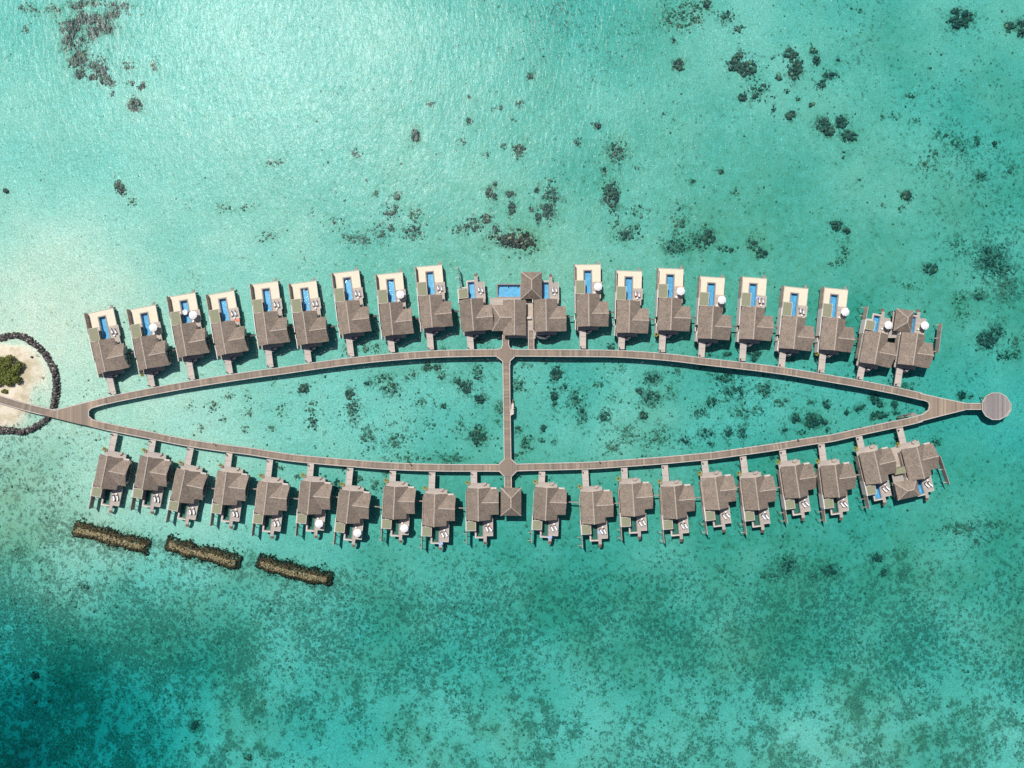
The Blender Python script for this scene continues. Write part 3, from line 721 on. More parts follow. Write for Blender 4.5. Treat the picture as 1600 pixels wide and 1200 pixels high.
# ------------------------------------------------------------------ sea bed
CP = [(0,0,2.0,.05),(150,30,2.1,.25),(350,60,1.8,0),(550,50,1.9,0),(750,30,2.3,.1),(900,30,2.9,.42),(1050,80,2.2,.12),(1200,30,2.2,.05),(1350,40,2.8,.36),(1500,60,2.3,.1),(1600,30,2.1,.05),
(0,150,1.7,.03),(200,180,1.6,.02),(400,200,1.7,.02),(600,180,2.0,.06),(800,150,2.0,.05),(950,130,2.4,.15),(1120,170,2.0,.05),(1230,130,2.1,.08),(1400,150,2.4,.2),(1530,140,2.9,.38),(1600,200,3.0,.4),
(0,300,1.5,.02),(200,320,1.4,.02),(400,330,1.7,.06),(600,330,2.0,.2),(750,270,1.9,.05),(850,250,2.4,.2),(950,300,2.2,.12),(1100,280,2.5,.18),(1250,300,2.3,.12),(1400,280,2.4,.15),(1550,300,2.7,.36),
(0,420,.85,.02),(150,430,.95,.02),(350,410,1.5,.04),(600,400,1.7,.05),(700,400,1.6,.0),(860,400,1.4,.0),(1000,410,1.9,.1),(1200,420,2.2,.1),(1400,420,2.4,.15),(1580,430,2.6,.42),
(60,480,.45,.01),(110,555,.5,.02),(100,500,.5,.02),(130,600,.65,.08),(250,560,1.0,.05),(450,560,1.5,.05),(600,500,1.9,.08),(700,520,2.2,.1),(900,530,2.4,.15),(1100,530,2.5,.15),(1300,550,2.7,.15),(1500,540,2.5,.12),(1580,600,2.6,.15),
(160,645,1.0,.12),(260,640,.9,.03),(350,660,1.15,.03),(450,640,1.5,.06),(600,640,1.8,.20),(720,650,1.9,.24),(830,640,1.9,.18),(950,650,1.95,.22),(1100,640,2.1,.25),(1250,640,2.25,.29),(1400,635,2.4,.28),(1540,700,2.7,.15),
(100,700,1.0,.42),(0,720,1.1,.42),(60,780,1.1,.52),(170,790,.7,.02),(300,825,.85,.02),(450,850,1.5,.03),(600,850,2.1,.05),(800,850,2.4,.1),(1000,840,2.5,.1),(1200,820,2.6,.15),(1400,830,2.6,.15),(1560,800,2.4,.25),
(250,730,1.0,.08),(500,780,1.8,.08),(800,780,2.4,.1),(1100,760,2.6,.12),(1300,740,2.7,.12),
(0,880,1.3,.6),(100,900,1.4,.5),(250,910,1.8,.38),(400,950,2.2,.42),(600,910,2.2,.42),(800,910,2.4,.42),(1000,920,2.4,.42),(1200,900,2.2,.42),(1400,900,2.4,.42),(1580,900,2.5,.42),
(0,1000,2.8,.6),(200,1000,2.6,.6),(400,1020,2.6,.55),(600,1000,2.7,.5),(800,1000,2.8,.48),(1000,1000,2.7,.48),(1200,1000,2.4,.45),(1400,1000,2.4,.5),(1540,985,2.0,.25),
(50,1120,6,.7),(150,1160,5.5,.6),(300,1120,4.2,.55),(450,1130,3.7,.5),(600,1120,3.5,.47),(800,1120,3.5,.47),(1000,1130,3.3,.47),(1200,1120,3.1,.47),(1400,1120,3.1,.5),(1600,1120,3.3,.5),
(0,1200,7.5,.7),(200,1200,6,.5),(500,1200,4.5,.42),(800,1200,4.1,.47),(1200,1200,3.3,.4),(1500,1200,3.5,.42)]
cp = np.array(CP)
def axis(lo, hi, step, far):
    mid = np.arange(lo, hi+step, step); g = []; s = step; x = 0
    while x < far: s *= 1.35; x += s; g.append(x)
    g = np.array(g); return np.concatenate([(lo-g)[::-1], mid, hi+g])
XS = axis(-190, 190, .75, 2600); YS = axis(-145, 145, .75, 2600)
GX, GY = np.meshgrid(XS, YS)
PX = np.clip(GX*5+800, -150, 1750); PY = np.clip(600-GY*5, -150, 1350)
wsum = np.zeros_like(PX); dep = np.zeros_like(PX); alg = np.zeros_like(PX)
for x, y, d, a in CP:
    w = np.exp(-((PX-x)**2+(PY-y)**2)/(2*62.0**2)) + 1e-7/(1+((PX-x)**2+(PY-y)**2)/1e4)
    wsum += w; dep += w*d; alg += w*a
dep /= wsum; alg /= wsum
alg += .20*np.exp(-((PY-965)/95)**2)
dep *= 1+.12/(1+np.exp(-(PY-900)/40))
dep += 1.3*np.exp(-((PX-20)/130)**2-((PY-1190)/110)**2)
dep *= 1-.17/(1+np.exp((PY-470)/40))-(.20+.27/(1+np.exp(-(PX-240)/60)))/(1+np.exp(-(PY-1060)/40))
dep *= 1-.28*np.exp(-np.maximum(PX-60,0)**2/(2*170.0**2))*np.exp(-(PY-570)**2/(2*150.0**2))
def vnoise(X, Y, s, seed):
    r = np.random.default_rng(seed); T = r.random((256,256))
    x = X/s; y = Y/s; xi = np.floor(x).astype(int); yi = np.floor(y).astype(int); fx = x-xi; fy = y-yi
    fx = fx*fx*(3-2*fx); fy = fy*fy*(3-2*fy)
    g = lambda i,j: T[i%256, j%256]
    return (g(yi,xi)*(1-fx)+g(yi,xi+1)*fx)*(1-fy)+(g(yi+1,xi)*(1-fx)+g(yi+1,xi+1)*fx)*fy - .5
fb = vnoise(GX,GY,22,1)*.55+vnoise(GX,GY,11,2)*.35+vnoise(GX,GY,5,3)*.2
dep = dep*(1+.44*fb) + .12*vnoise(GX,GY,3,4)
alg = np.clip(alg*(1+.40*(vnoise(GX,GY,14,5)+.6*vnoise(GX,GY,6,6))), 0, 1)
deepz = 1/(1+np.exp(-(PY-1060)/25))
alg = np.clip(alg + deepz*(.45*vnoise(GX*.85+GY*.35,GY*.6-GX*.3,7,31)+.8*vnoise(GX*.8-GY*.5,GY*.6+GX*.5,3.1,32)+.5*vnoise(GX,GY,1.6,33)), 0, 1)
# the sandy islet
rad = np.hypot((PX+2)/1.0, (PY-600)*1.08)
isl = 1/(1+np.exp((rad-77)/6.0))
hsand = .55 - .0065*np.maximum(rad-30,0)*1.0
# a shallow wet pocket inside the rocks on the right and top
pocket = np.exp(-(((PX-58)/16)**2+((PY-622)/30)**2))*.75 + np.exp(-(((PX-22)/26)**2+((PY-535)/5)**2))*.7 + np.exp(-(((PX-52)/22)**2+((PY-652)/9)**2))*.6
zb = -dep*(1-isl) + isl*(hsand - pocket + .05*vnoise(GX,GY,4,9))
# sand laid against the back of the platform rocks is a little shallower around villas at left
zb = np.where(np.abs(GX)+np.abs(GY) > 900, np.minimum(zb, -8), zb)
ny, nx = GX.shape
vv = np.stack([GX.ravel(), GY.ravel(), zb.ravel()], 1).astype(np.float32)
ii = np.arange(ny*nx).reshape(ny, nx)
ff = np.stack([ii[:-1,:-1].ravel(), ii[:-1,1:].ravel(), ii[1:,1:].ravel(), ii[1:,:-1].ravel()], 1).astype(np.int32)
me = bpy.data.meshes.new('seabed'); me.vertices.add(len(vv)); me.vertices.foreach_set('co', vv.ravel())
me.loops.add(ff.size); me.loops.foreach_set('vertex_index', ff.ravel())
me.polygons.add(len(ff)); me.polygons.foreach_set('loop_start', np.arange(0, ff.size, 4, dtype=np.int32))
me.polygons.foreach_set('loop_total', np.full(len(ff), 4, dtype=np.int32)); me.update(); 
me.polygons.foreach_set('use_smooth', np.ones(len(ff), dtype=bool))
at = me.attributes.new('algae', 'FLOAT', 'POINT')
def bed_z(x, y):
    i = int(np.clip(np.searchsorted(XS, x), 1, nx-1)); j = int(np.clip(np.searchsorted(YS, y), 1, ny-1)); return float(zb[j, i])

# coral patches: px, py, rx, ry, rot, density, kind
CORAL = """108 60 16 8 60 .9|128 28 12 12 0 .9|165 45 14 8 0 .95|100 42 8 12 0 .7|135 62 16 7 10 .7|120 75 12 8 0 .6|140 105 16 8 20 .7|158 110 10 8 0 .9|115 100 8 7 0 .7|185 8 16 7 0 .8|120 8 14 7 0 .8|205 130 7 5 0 .6|175 130 8 6 0 .8|80 14 10 6 40 .5|45 15 20 8 -25 .5|40 45 9 5 50 .5|115 40 14 11 20 .9|150 32 24 10 -15 1|175 22 15 8 10 .9|145 50 11 9 0 .9|90 20 14 6 55 .5|125 92 15 11 20 1|152 96 12 9 0 .6|125 116 8 7 0 1|145 121 10 5 10 .9|165 125 10 8 30 .9|200 104 12 7 0 .5|242 104 8 9 0 .5|222 135 9 5 45 .9|212 165 12 13 20 .9|140 4 22 7 0 .6|12 88 7 3 30 .5|177 146 6 4 20 .6|105 75 12 5 30 .4|188 294 7 14 32 1|206 316 9 9 0 .3|11 299 4 4 0 1
350 325 14 8 10 .4|388 325 18 6 0 .25|430 254 16 8 20 .4|420 370 20 10 15 .35|650 212 8 10 0 .9|828 119 5 5 0 1|732 190 6 6 0 .7|811 235 10 10 20 .9|787 229 5 5 0 .8|780 168 7 4 0 .7|812 162 7 4 30 .6|934 196 6 5 20 1|904 221 6 7 0 .7|556 241 8 8 30 .6|722 222 7 7 0 .5|760 240 6 5 0 .6|733 152 3 3 0 .8|672 163 6 5 0 .7|620 307 6 7 0 .8|588 302 7 6 0 .5|612 330 14 12 0 .6|650 335 12 14 0 .5|645 362 16 12 10 .8|600 360 20 14 0 .45|555 372 26 10 -8 .5|530 350 16 10 0 .25
765 300 6 9 -20 .9|773 288 4 4 0 .9|797 303 6 5 0 1|772 307 4 5 20 1|838 296 4 6 0 .9|800 325 6 9 0 1|840 338 5 5 0 1|831 326 5 5 0 .8|841 348 4 5 0 .8|862 308 13 14 0 .8|856 330 11 14 20 .9|760 341 9 7 20 .9|737 352 17 13 0 .8|715 358 12 8 0 .4|776 362 8 10 0 .8|808 376 36 15 -8 1|860 290 10 14 -20 .4
955 305 13 24 5 1|985 365 20 12 20 .8|960 345 10 12 0 .4|1000 330 14 14 0 .3|962 238 15 16 20 .6|943 265 5 4 0 .8|996 262 5 3 0 .5|1070 22 36 24 10 .45|1105 6 7 8 0 .9|1137 27 12 12 0 .7|1156 45 9 6 0 .7|1060 101 9 8 10 1|1053 64 4 3 0 1|1148 100 12 14 0 .9|1168 108 18 14 0 .9|1158 86 9 6 0 .8|1236 84 12 9 0 1|1243 108 12 18 -10 1|1272 79 6 5 0 .9|1276 94 7 7 0 1|1285 130 9 7 40 .8|1297 118 11 7 0 .8|1185 142 20 16 0 .6|1160 152 7 6 0 1|1217 121 4 5 0 1|1229 142 5 4 0 .8|1208 170 4 5 0 .9|1236 181 8 7 0 .9|1247 154 4 4 0 .7|1286 195 12 12 10 .9|1296 205 8 8 0 .9|1315 190 9 10 0 .9|1327 212 14 9 -10 .9|1310 94 4 4 0 .8|1324 240 6 4 30 .5|1500 32 17 14 10 1|1512 24 10 8 0 1|1492 18 6 5 0 1|1577 41 7 8 0 1|1596 44 8 14 0 1|1268 163 4 3 0 .9|1207 91 3 3 0 .8
1060 350 12 34 0 .35|1055 385 22 12 0 .8|1090 378 16 14 0 .8|1108 370 10 16 10 .9|1132 389 10 5 0 .8|1143 390 4 4 0 1|1178 380 12 12 0 .6|1190 396 9 8 0 .9|1066 350 5 5 0 .8|1307 352 9 9 0 1|1323 360 6 5 0 1|1318 392 10 20 0 .45|1308 412 14 6 0 .4|1417 306 9 8 0 1|1410 326 6 5 20 .5|1457 420 11 10 0 .9|1550 400 22 18 0 .75|1562 420 20 16 0 .6|1530 412 10 12 0 .5|1575 450 16 16 0 .5|1545 530 17 13 0 1|1560 518 12 12 0 .8|1590 545 12 20 0 .5|1504 470 14 14 0 .4|1500 385 16 14 0 .35|1498 225 12 16 10 .4|1530 218 6 10 0 .5|1535 276 9 7 0 .6|1450 258 18 10 0 .3|1458 240 10 8 0 .4|1580 262 6 9 0 .5|1426 445 12 5 0 .4|1505 493 15 12 0 .4|1530 462 9 8 0 .6|1505 618 7 6 0 .9|1519 619 4 4 0 .8|1572 555 12 10 0 .7|1082 283 4 4 0 .8|1128 268 5 4 0 .9|1150 300 8 5 0 .4|1425 148 7 4 10 .6|1400 180 8 8 0 .35|1380 182 5 5 0 .5|1433 187 5 5 0 .6|1470 210 14 8 0 .35|1556 225 5 5 0 .7|1380 320 7 5 0 .35
360 618 7 6 0 .5|388 621 6 8 0 .4|300 636 7 6 0 .35|334 635 8 9 0 .5|315 669 6 8 0 .35|350 655 6 6 0 .45|387 643 8 8 0 .45|383 670 7 7 30 .5|425 669 7 7 0 .35|430 598 7 6 0 .3|475 607 8 8 0 1|487 660 11 11 0 .75|486 637 12 10 0 .4|440 640 12 14 0 .3|546 616 6 8 0 1|552 640 11 17 0 .7|575 598 6 5 0 .8|610 607 13 11 0 .7|600 592 14 8 0 .6|640 586 12 7 0 .4|574 680 11 13 0 .5|620 688 16 12 0 .5|668 573 6 6 0 1|683 574 6 5 0 1|690 587 5 6 0 .8|728 605 11 11 0 .9|714 594 6 6 0 .8|750 624 9 7 0 .9|746 583 8 12 0 .6|720 665 10 10 0 .35|747 682 15 13 0 .85|748 668 8 6 0 .6|640 717 42 6 0 .4|705 717 24 7 0 .5|672 662 10 6 0 .4|694 635 6 5 0 .6|780 640 8 10 0 .5|778 660 7 5 0 .5|660 628 10 8 0 .3
869 584 9 11 -15 1|866 622 5 15 0 .9|882 604 6 5 0 .7|810 602 8 8 0 .8|820 572 10 5 0 .4|899 622 12 16 0 .6|910 650 9 14 0 .7|945 650 9 9 0 .8|935 600 8 7 0 .3|849 670 4 5 0 1|848 688 6 4 0 .6|850 565 6 4 0 .5|822 692 12 11 0 .6|810 672 8 6 0 .6|812 712 9 7 0 .5|865 692 4 4 0 .8|975 575 6 6 0 .5|998 610 5 5 0 .9|960 618 9 6 0 .3|1020 592 14 9 0 .8|1018 622 15 12 0 .8|1050 612 9 12 0 .5|1060 580 6 6 0 .5|1006 650 6 7 0 .9|1113 628 9 8 0 .8|1132 590 20 9 0 .7|1100 572 12 5 0 .5|1150 614 20 12 0 .6|1095 645 10 9 0 .7|1160 645 14 12 0 .4|1195 610 12 12 0 .8|1222 628 12 7 0 .5|1185 640 10 9 0 .5|1271 657 16 13 0 .85|1290 660 5 5 0 .9|1245 653 8 8 0 .9|1293 632 7 7 0 .8|1268 628 7 6 0 .4|1324 644 3 4 0 .9|1345 638 8 6 0 .8|1368 624 8 7 0 .9|1378 632 6 5 0 .9|1400 632 5 6 0 .9|1378 648 9 6 0 .9|1366 650 5 6 0 .9|1402 645 6 4 0 .7|1030 684 22 15 0 .45|980 676 14 14 0 .5|1105 678 12 9 0 .6|1138 677 7 7 0 .8|1160 676 8 10 0 .6|958 698 9 8 0 .5|1072 690 9 7 0 .7|1112 695 6 5 0 .6|1225 672 7 5 0 .6|1255 676 6 5 0 .6|1295 671 4 4 0 .6
1137 553 6 3 0 1|1183 553 7 6 30 1|1178 561 4 4 0 1|1169 552 5 4 0 .8|1107 555 6 5 0 .6|955 542 6 6 0 .6|1240 562 5 4 0 .5|754 534 7 6 0 .5|765 543 8 4 0 .5|541 548 6 5 0 .5|570 545 10 8 0 .5|590 545 8 8 0 .5|690 545 8 4 0 .4|1420 605 12 8 0 .5|610 735 12 12 0 .5|590 760 12 10 0 .5|560 750 10 8 0 .4|527 758 8 9 0 .7|440 732 6 5 0 .4|465 744 6 6 0 .4|540 735 9 6 0 .4|1060 755 6 4 0 .3|1208 717 5 6 0 .5|1465 692 10 5 -20 .6|1500 826 26 9 0 .55|1560 820 20 8 0 .35|1535 845 14 8 0 .3
1233 885 12 12 0 .7|1205 900 14 7 0 .4|1300 893 14 10 0 .8|1275 902 10 6 0 .4|1372 873 8 7 0 .85|1384 896 7 6 0 .7|1405 865 14 10 0 .3|1410 902 9 7 0 .35|45 1061 5 6 0 1|132 918 6 5 0 .8|302 1137 7 7 0 1|388 1185 6 5 0 1|30 862 10 8 0 .3"""
CORAL = [tuple(float(t) for t in e.split()) for l in CORAL.splitlines() for e in l.split('|')]
halo = np.zeros_like(alg)
for (px, py, rx, ry, rot, den) in CORAL + [(172,843,64,15,-13,.9),(316,867,62,14,-14,.9),(459,894,62,14,-14,.9)]:
    x0 = (px-800)/5*1.006; y0 = (600-py)/5*1.006; ax, ay = rx/5, ry/5; e = max(ax, ay)*2+1
    i0, i1 = np.searchsorted(XS, (x0-e, x0+e)); j0, j1 = np.searchsorted(YS, (y0-e, y0+e))
    dx = GX[j0:j1,i0:i1]-x0; dy = GY[j0:j1,i0:i1]-y0; c_, s_ = math.cos(R(rot)), math.sin(R(rot))
    q = ((dx*c_+dy*s_)/ax)**2+((-dx*s_+dy*c_)/ay)**2
    halo[j0:j1,i0:i1] = np.maximum(halo[j0:j1,i0:i1], np.exp(-q*.62)*den)
alg = np.clip(alg+halo*.95, 0, 1.15)
at.data.foreach_set('value', alg.ravel().astype(np.float32))

film = .62/(1+np.exp(-(PX-560)/130))*(1-.75/(1+np.exp(-(PY-1050)/45)))*(1-.55/(1+np.exp((PY-230)/60))) + .45*np.exp(-((PX-40)/90)**2-((PY-790)/110)**2)
film *= 1-.75*np.exp(-((PY-640)/75)**4)
film = np.clip(film*(1+.9*fb), 0, 1)
at2 = me.attributes.new('film', 'FLOAT', 'POINT'); at2.data.foreach_set('value', film.ravel().astype(np.float32))
m, nt, out = new_mat('seabed_sand')
b = N(nt, 'ShaderNodeBsdfPrincipled'); L(nt, b.outputs[0], out.inputs[0]); b.inputs['Roughness'].default_value = .95
b.inputs['Specular IOR Level'].default_value = 0.1
g = N(nt, 'ShaderNodeNewGeometry'); pos = g.outputs['Position']
ca = N(nt, 'ShaderNodeAttribute', attribute_name='algae'); A = ca.outputs['Fac']
sp_ = N(nt, 'ShaderNodeSeparateXYZ'); L(nt, pos, sp_.inputs[0])
sandn = noise_t(nt, pos, .5, 6, .75)
grain = noise_t(nt, pos, 2.4, 3, .85)
sand = mix_c(nt, smooth(nt, sandn, .3, .7), (.56,.55,.435), (.69,.68,.55))
sand = mix_c(nt, smooth(nt, grain, .36, .64), mix_c(nt, .45, sand, (.20,.23,.17)), mix_c(nt, .45, sand, (.88,.88,.82)))
# beds of weed and rubble
mott = noise_t(nt, scaled(nt, pos, (1.0, .8, 1), R(20)), .085, 9, .74, .3)
mott2 = noise_t(nt, pos, .42, 5, .75)
fine = noise_t(nt, scaled(nt, pos, (1.15, .8, 1), R(25)), 1.35, 3, .82)
fine2 = noise_t(nt, scaled(nt, pos, (1,1,1), R(50)), 1.55, 3, .85)
mm = math_n(nt, 'ADD', math_n(nt, 'ADD', math_n(nt, 'MULTIPLY', mott, .20), math_n(nt, 'MULTIPLY', mott2, .33)), math_n(nt, 'MULTIPLY', fine, .44))
vo = N(nt, 'ShaderNodeTexVoronoi'); vo.inputs['Scale'].default_value = .62; vo.inputs['Randomness'].default_value = 1.0; L(nt, scaled(nt, pos, (1,1,1), R(33)), vo.inputs['Vector'])
vo2 = N(nt, 'ShaderNodeTexVoronoi'); vo2.inputs['Scale'].default_value = 1.35; L(nt, scaled(nt, pos, (1,1,1), R(12)), vo2.inputs['Vector'])
mm = math_n(nt, 'ADD', mm, math_n(nt, 'MULTIPLY', math_n(nt, 'SUBTRACT', .46, vo.outputs['Distance']), .15))
mm = math_n(nt, 'ADD', mm, math_n(nt, 'MULTIPLY', math_n(nt, 'SUBTRACT', .46, vo2.outputs['Distance']), .10))
thr = math_n(nt, 'SUBTRACT', .59, math_n(nt, 'MULTIPLY', A, .19))
cov = smooth(nt, mm, math_n(nt, 'SUBTRACT', thr, .036), math_n(nt, 'ADD', thr, .036))
weed = mix_c(nt, smooth(nt, mott2, .35, .65), (.045,.070,.062), (.15,.165,.125))
weed = mix_c(nt, smooth(nt, grain, .35, .65), mix_c(nt, .4, weed, (.02,.03,.015)), mix_c(nt, .35, weed, (.42,.38,.24)))
weed = mix_c(nt, math_n(nt, 'MULTIPLY', smooth(nt, noise_t(nt, pos, .3, 5, .75), .54, .68), .5), weed, (.23,.15,.075))
# thin film of algae over the sand
film = math_n(nt, 'MULTIPLY', smooth(nt, noise_t(nt, pos, .03, 5, .6), .35, .7), math_n(nt, 'ADD', math_n(nt, 'MULTIPLY', A, .9), .10))
cf = N(nt, 'ShaderNodeAttribute', attribute_name='film')
film = math_n(nt, 'ADD', film, math_n(nt, 'MULTIPLY', cf.outputs['Fac'], math_n(nt, 'ADD', math_n(nt, 'MULTIPLY', smooth(nt, mott2, .35, .65), .6), .55)), True)
base = mix_c(nt, film, sand, (.33,.36,.235))
# olive scum on the dry-ish islet sand and sparse specks everywhere
sand_y = smooth(nt, noise_t(nt, pos, 1.9, 3, .8), .44, .62)
base = mix_c(nt, math_n(nt, 'MULTIPLY', sand_y, .30), base, (.44,.41,.20))
speck = smooth(nt, noise_t(nt, pos, 1.7, 3, .7), .62, .68)
base = mix_c(nt, math_n(nt, 'MULTIPLY', speck, .35), base, (.12,.13,.07))
c_ = mix_c(nt, math_n(nt, 'MULTIPLY', cov, math_n(nt, 'ADD', math_n(nt, 'MULTIPLY', smooth(nt, fine2, .36, .58), .50), .40)), base, weed)
dry = smooth(nt, sp_.outputs[2], -.15, .25)
dn = noise_t(nt, pos, .22, 6, .7)
c_ = mix_c(nt, dry, c_, mix_c(nt, smooth(nt, dn, .40, .60), (.62,.545,.43), (.44,.38,.25)))
L(nt, c_, b.inputs['Base Color'])
bp = N(nt, 'ShaderNodeBump'); bp.inputs['Strength'].default_value = .5; bp.inputs['Distance'].default_value = .25
L(nt, grain, bp.inputs['Height']); L(nt, bp.outputs[0], b.inputs['Normal'])
M['bed'] = m; me.materials.append(m)
o = bpy.data.objects.new('seabed', me); COL.objects.link(o); tag(o, 'pale sandy lagoon bed with weed beds and the sandy islet', kind='structure')

# ------------------------------------------------------------------ the sea
m, nt, out = new_mat('sea_water')
tr = N(nt, 'ShaderNodeBsdfTransparent')
g = N(nt, 'ShaderNodeNewGeometry'); pos = g.outputs['Position']
w1 = noise_t(nt, scaled(nt, pos, (1.0, .45, 1), R(-32)), .8, 3, .6, .4)
w2 = noise_t(nt, scaled(nt, pos, (1.0, .6, 1), R(-20)), .16, 2, .5)
hgt = math_n(nt, 'ADD', math_n(nt, 'MULTIPLY', w1, .20), math_n(nt, 'MULTIPLY', w2, .25))
bp = N(nt, 'ShaderNodeBump'); bp.inputs['Strength'].default_value = 1.0; bp.inputs['Distance'].default_value = 1.0
L(nt, hgt, bp.inputs['Height'])
gl = N(nt, 'ShaderNodeBsdfGlossy'); gl.inputs['Roughness'].default_value = .27; L(nt, bp.outputs[0], gl.inputs['Normal'])
gl2 = N(nt, 'ShaderNodeBsdfGlossy'); gl2.inputs['Roughness'].default_value = .13
w3 = noise_t(nt, scaled(nt, pos, (1.0, .6, 1), R(-32)), 1.1, 2, .6)
bp2 = N(nt, 'ShaderNodeBump'); bp2.inputs['Distance'].default_value = 1.0
L(nt, math_n(nt, 'ADD', math_n(nt, 'MULTIPLY', w3, .34), math_n(nt, 'MULTIPLY', w2, .3)), bp2.inputs['Height']); L(nt, bp2.outputs[0], gl2.inputs['Normal'])
ms = N(nt, 'ShaderNodeMixShader'); ms.inputs[0].default_value = .24; L(nt, gl.outputs[0], ms.inputs[1]); L(nt, gl2.outputs[0], ms.inputs[2])
fr = N(nt, 'ShaderNodeFresnel'); fr.inputs[0].default_value = 1.34
mx = N(nt, 'ShaderNodeMixShader'); L(nt, math_n(nt, 'MULTIPLY', fr.outputs[0], .43), mx.inputs[0]); L(nt, tr.outputs[0], mx.inputs[1]); L(nt, ms.outputs[0], mx.inputs[2])
L(nt, mx.outputs[0], out.inputs[0])
va = N(nt, 'ShaderNodeVolumeAbsorption'); va.inputs['Density'].default_value = .50; va.inputs['Color'].default_value = (.13, .80, .832, 1)
L(nt, va.outputs[0], out.inputs['Volume'])
b = MB(); b.box(-2500, 2500, -2500, 2500, -16, 0); o = b.build('sea_water', m); tag(o, 'clear turquoise lagoon water', kind='structure')

# ------------------------------------------------------------------ lumps (coral, rocks)
ICO = {}
for sub in (1, 2):
    bm = bmesh.new(); bmesh.ops.create_icosphere(bm, subdivisions=sub, radius=1.0)
    ICO[sub] = (np.array([v.co[:] for v in bm.verts]), np.array([[v.index for v in f.verts] for f in bm.faces])); bm.free()
def lumps_mesh(name, items, sub=1, rough=.28, tint=None):
    """items: (x,y,z,rx,ry,rz_) -> one mesh; tint -> per point float attribute"""
    V, F = ICO[sub]; n = len(items); it = np.array(items, dtype=float)
    ang = rng.uniform(0, 6.28, n); sc = 1 + rng.uniform(-rough, rough, (n, len(V), 1))
    P_ = V[None]*sc*it[:,None,3:6]
    ca_, sa_ = np.cos(ang)[:,None], np.sin(ang)[:,None]
    X = P_[:,:,0]*ca_-P_[:,:,1]*sa_; Y = P_[:,:,0]*sa_+P_[:,:,1]*ca_
    out_ = np.stack([X, Y, P_[:,:,2]], 2)+it[:,None,:3]
    faces = (F[None]+(np.arange(n)*len(V))[:,None,None]).reshape(-1,3).astype(np.int32)
    me = bpy.data.meshes.new(name); vv = out_.reshape(-1,3).astype(np.float32)
    me.vertices.add(len(vv)); me.vertices.foreach_set('co', vv.ravel()); me.loops.add(faces.size); me.loops.foreach_set('vertex_index', faces.ravel())
    me.polygons.add(len(faces)); me.polygons.foreach_set('loop_start', np.arange(0, faces.size, 3, dtype=np.int32)); me.polygons.foreach_set('loop_total', np.full(len(faces), 3, dtype=np.int32)); me.update()
    t = np.repeat(tint if tint is not None else rng.random(n), len(V)).astype(np.float32)
    a = me.attributes.new('tint', 'FLOAT', 'POINT'); a.data.foreach_set('value', t)
    return me
def lump_mat(name, ramp, nscale=1.6):
    m, nt, out = new_mat(name); b = N(nt, 'ShaderNodeBsdfPrincipled'); L(nt, b.outputs[0], out.inputs[0]); b.inputs['Roughness'].default_value = .9
    b.inputs['Specular IOR Level'].default_value = .15
    a = N(nt, 'ShaderNodeAttribute', attribute_name='tint'); cr = N(nt, 'ShaderNodeValToRGB'); g = N(nt, 'ShaderNodeNewGeometry')
    nz = noise_t(nt, g.outputs['Position'], nscale, 4, .7)
    L(nt, math_n(nt, 'ADD', a.outputs['Fac'], math_n(nt, 'MULTIPLY', math_n(nt, 'SUBTRACT', nz, .5), .7), True), cr.inputs[0])
    e = cr.color_ramp.elements
    while len(e) < len(ramp): e.new(.5)
    for k, (p, c) in enumerate(ramp): e[k].position = p; e[k].color = (*c, 1)
    L(nt, cr.outputs[0], b.inputs['Base Color']); return m
M['coral'] = lump_mat('coral_growth', [(0,(.035,.060,.055)),(.45,(.075,.098,.078)),(.8,(.145,.145,.09)),(1,(.33,.28,.17))])
M['reefhot'] = lump_mat('coral_bright', [(0,(.03,.03,.025)),(.6,(.065,.055,.045)),(.84,(.13,.10,.07)),(.95,(.42,.27,.14)),(1,(.55,.42,.32))])
M['rubble'] = lump_mat('rubble', [(0,(.10,.12,.08)),(.5,(.17,.19,.13)),(.85,(.28,.27,.18)),(1,(.45,.42,.32))])
M['rockdark'] = lump_mat('rock_dark', [(0,(.022,.022,.024)),(.4,(.07,.064,.062)),(.72,(.16,.14,.125)),(1,(.52,.47,.42))], 3)
M['rocktan'] = lump_mat('rock_tan', [(0,(.022,.022,.014)),(.25,(.055,.048,.026)),(.5,(.125,.105,.05)),(.8,(.28,.23,.135)),(1,(.48,.41,.29))], 3)

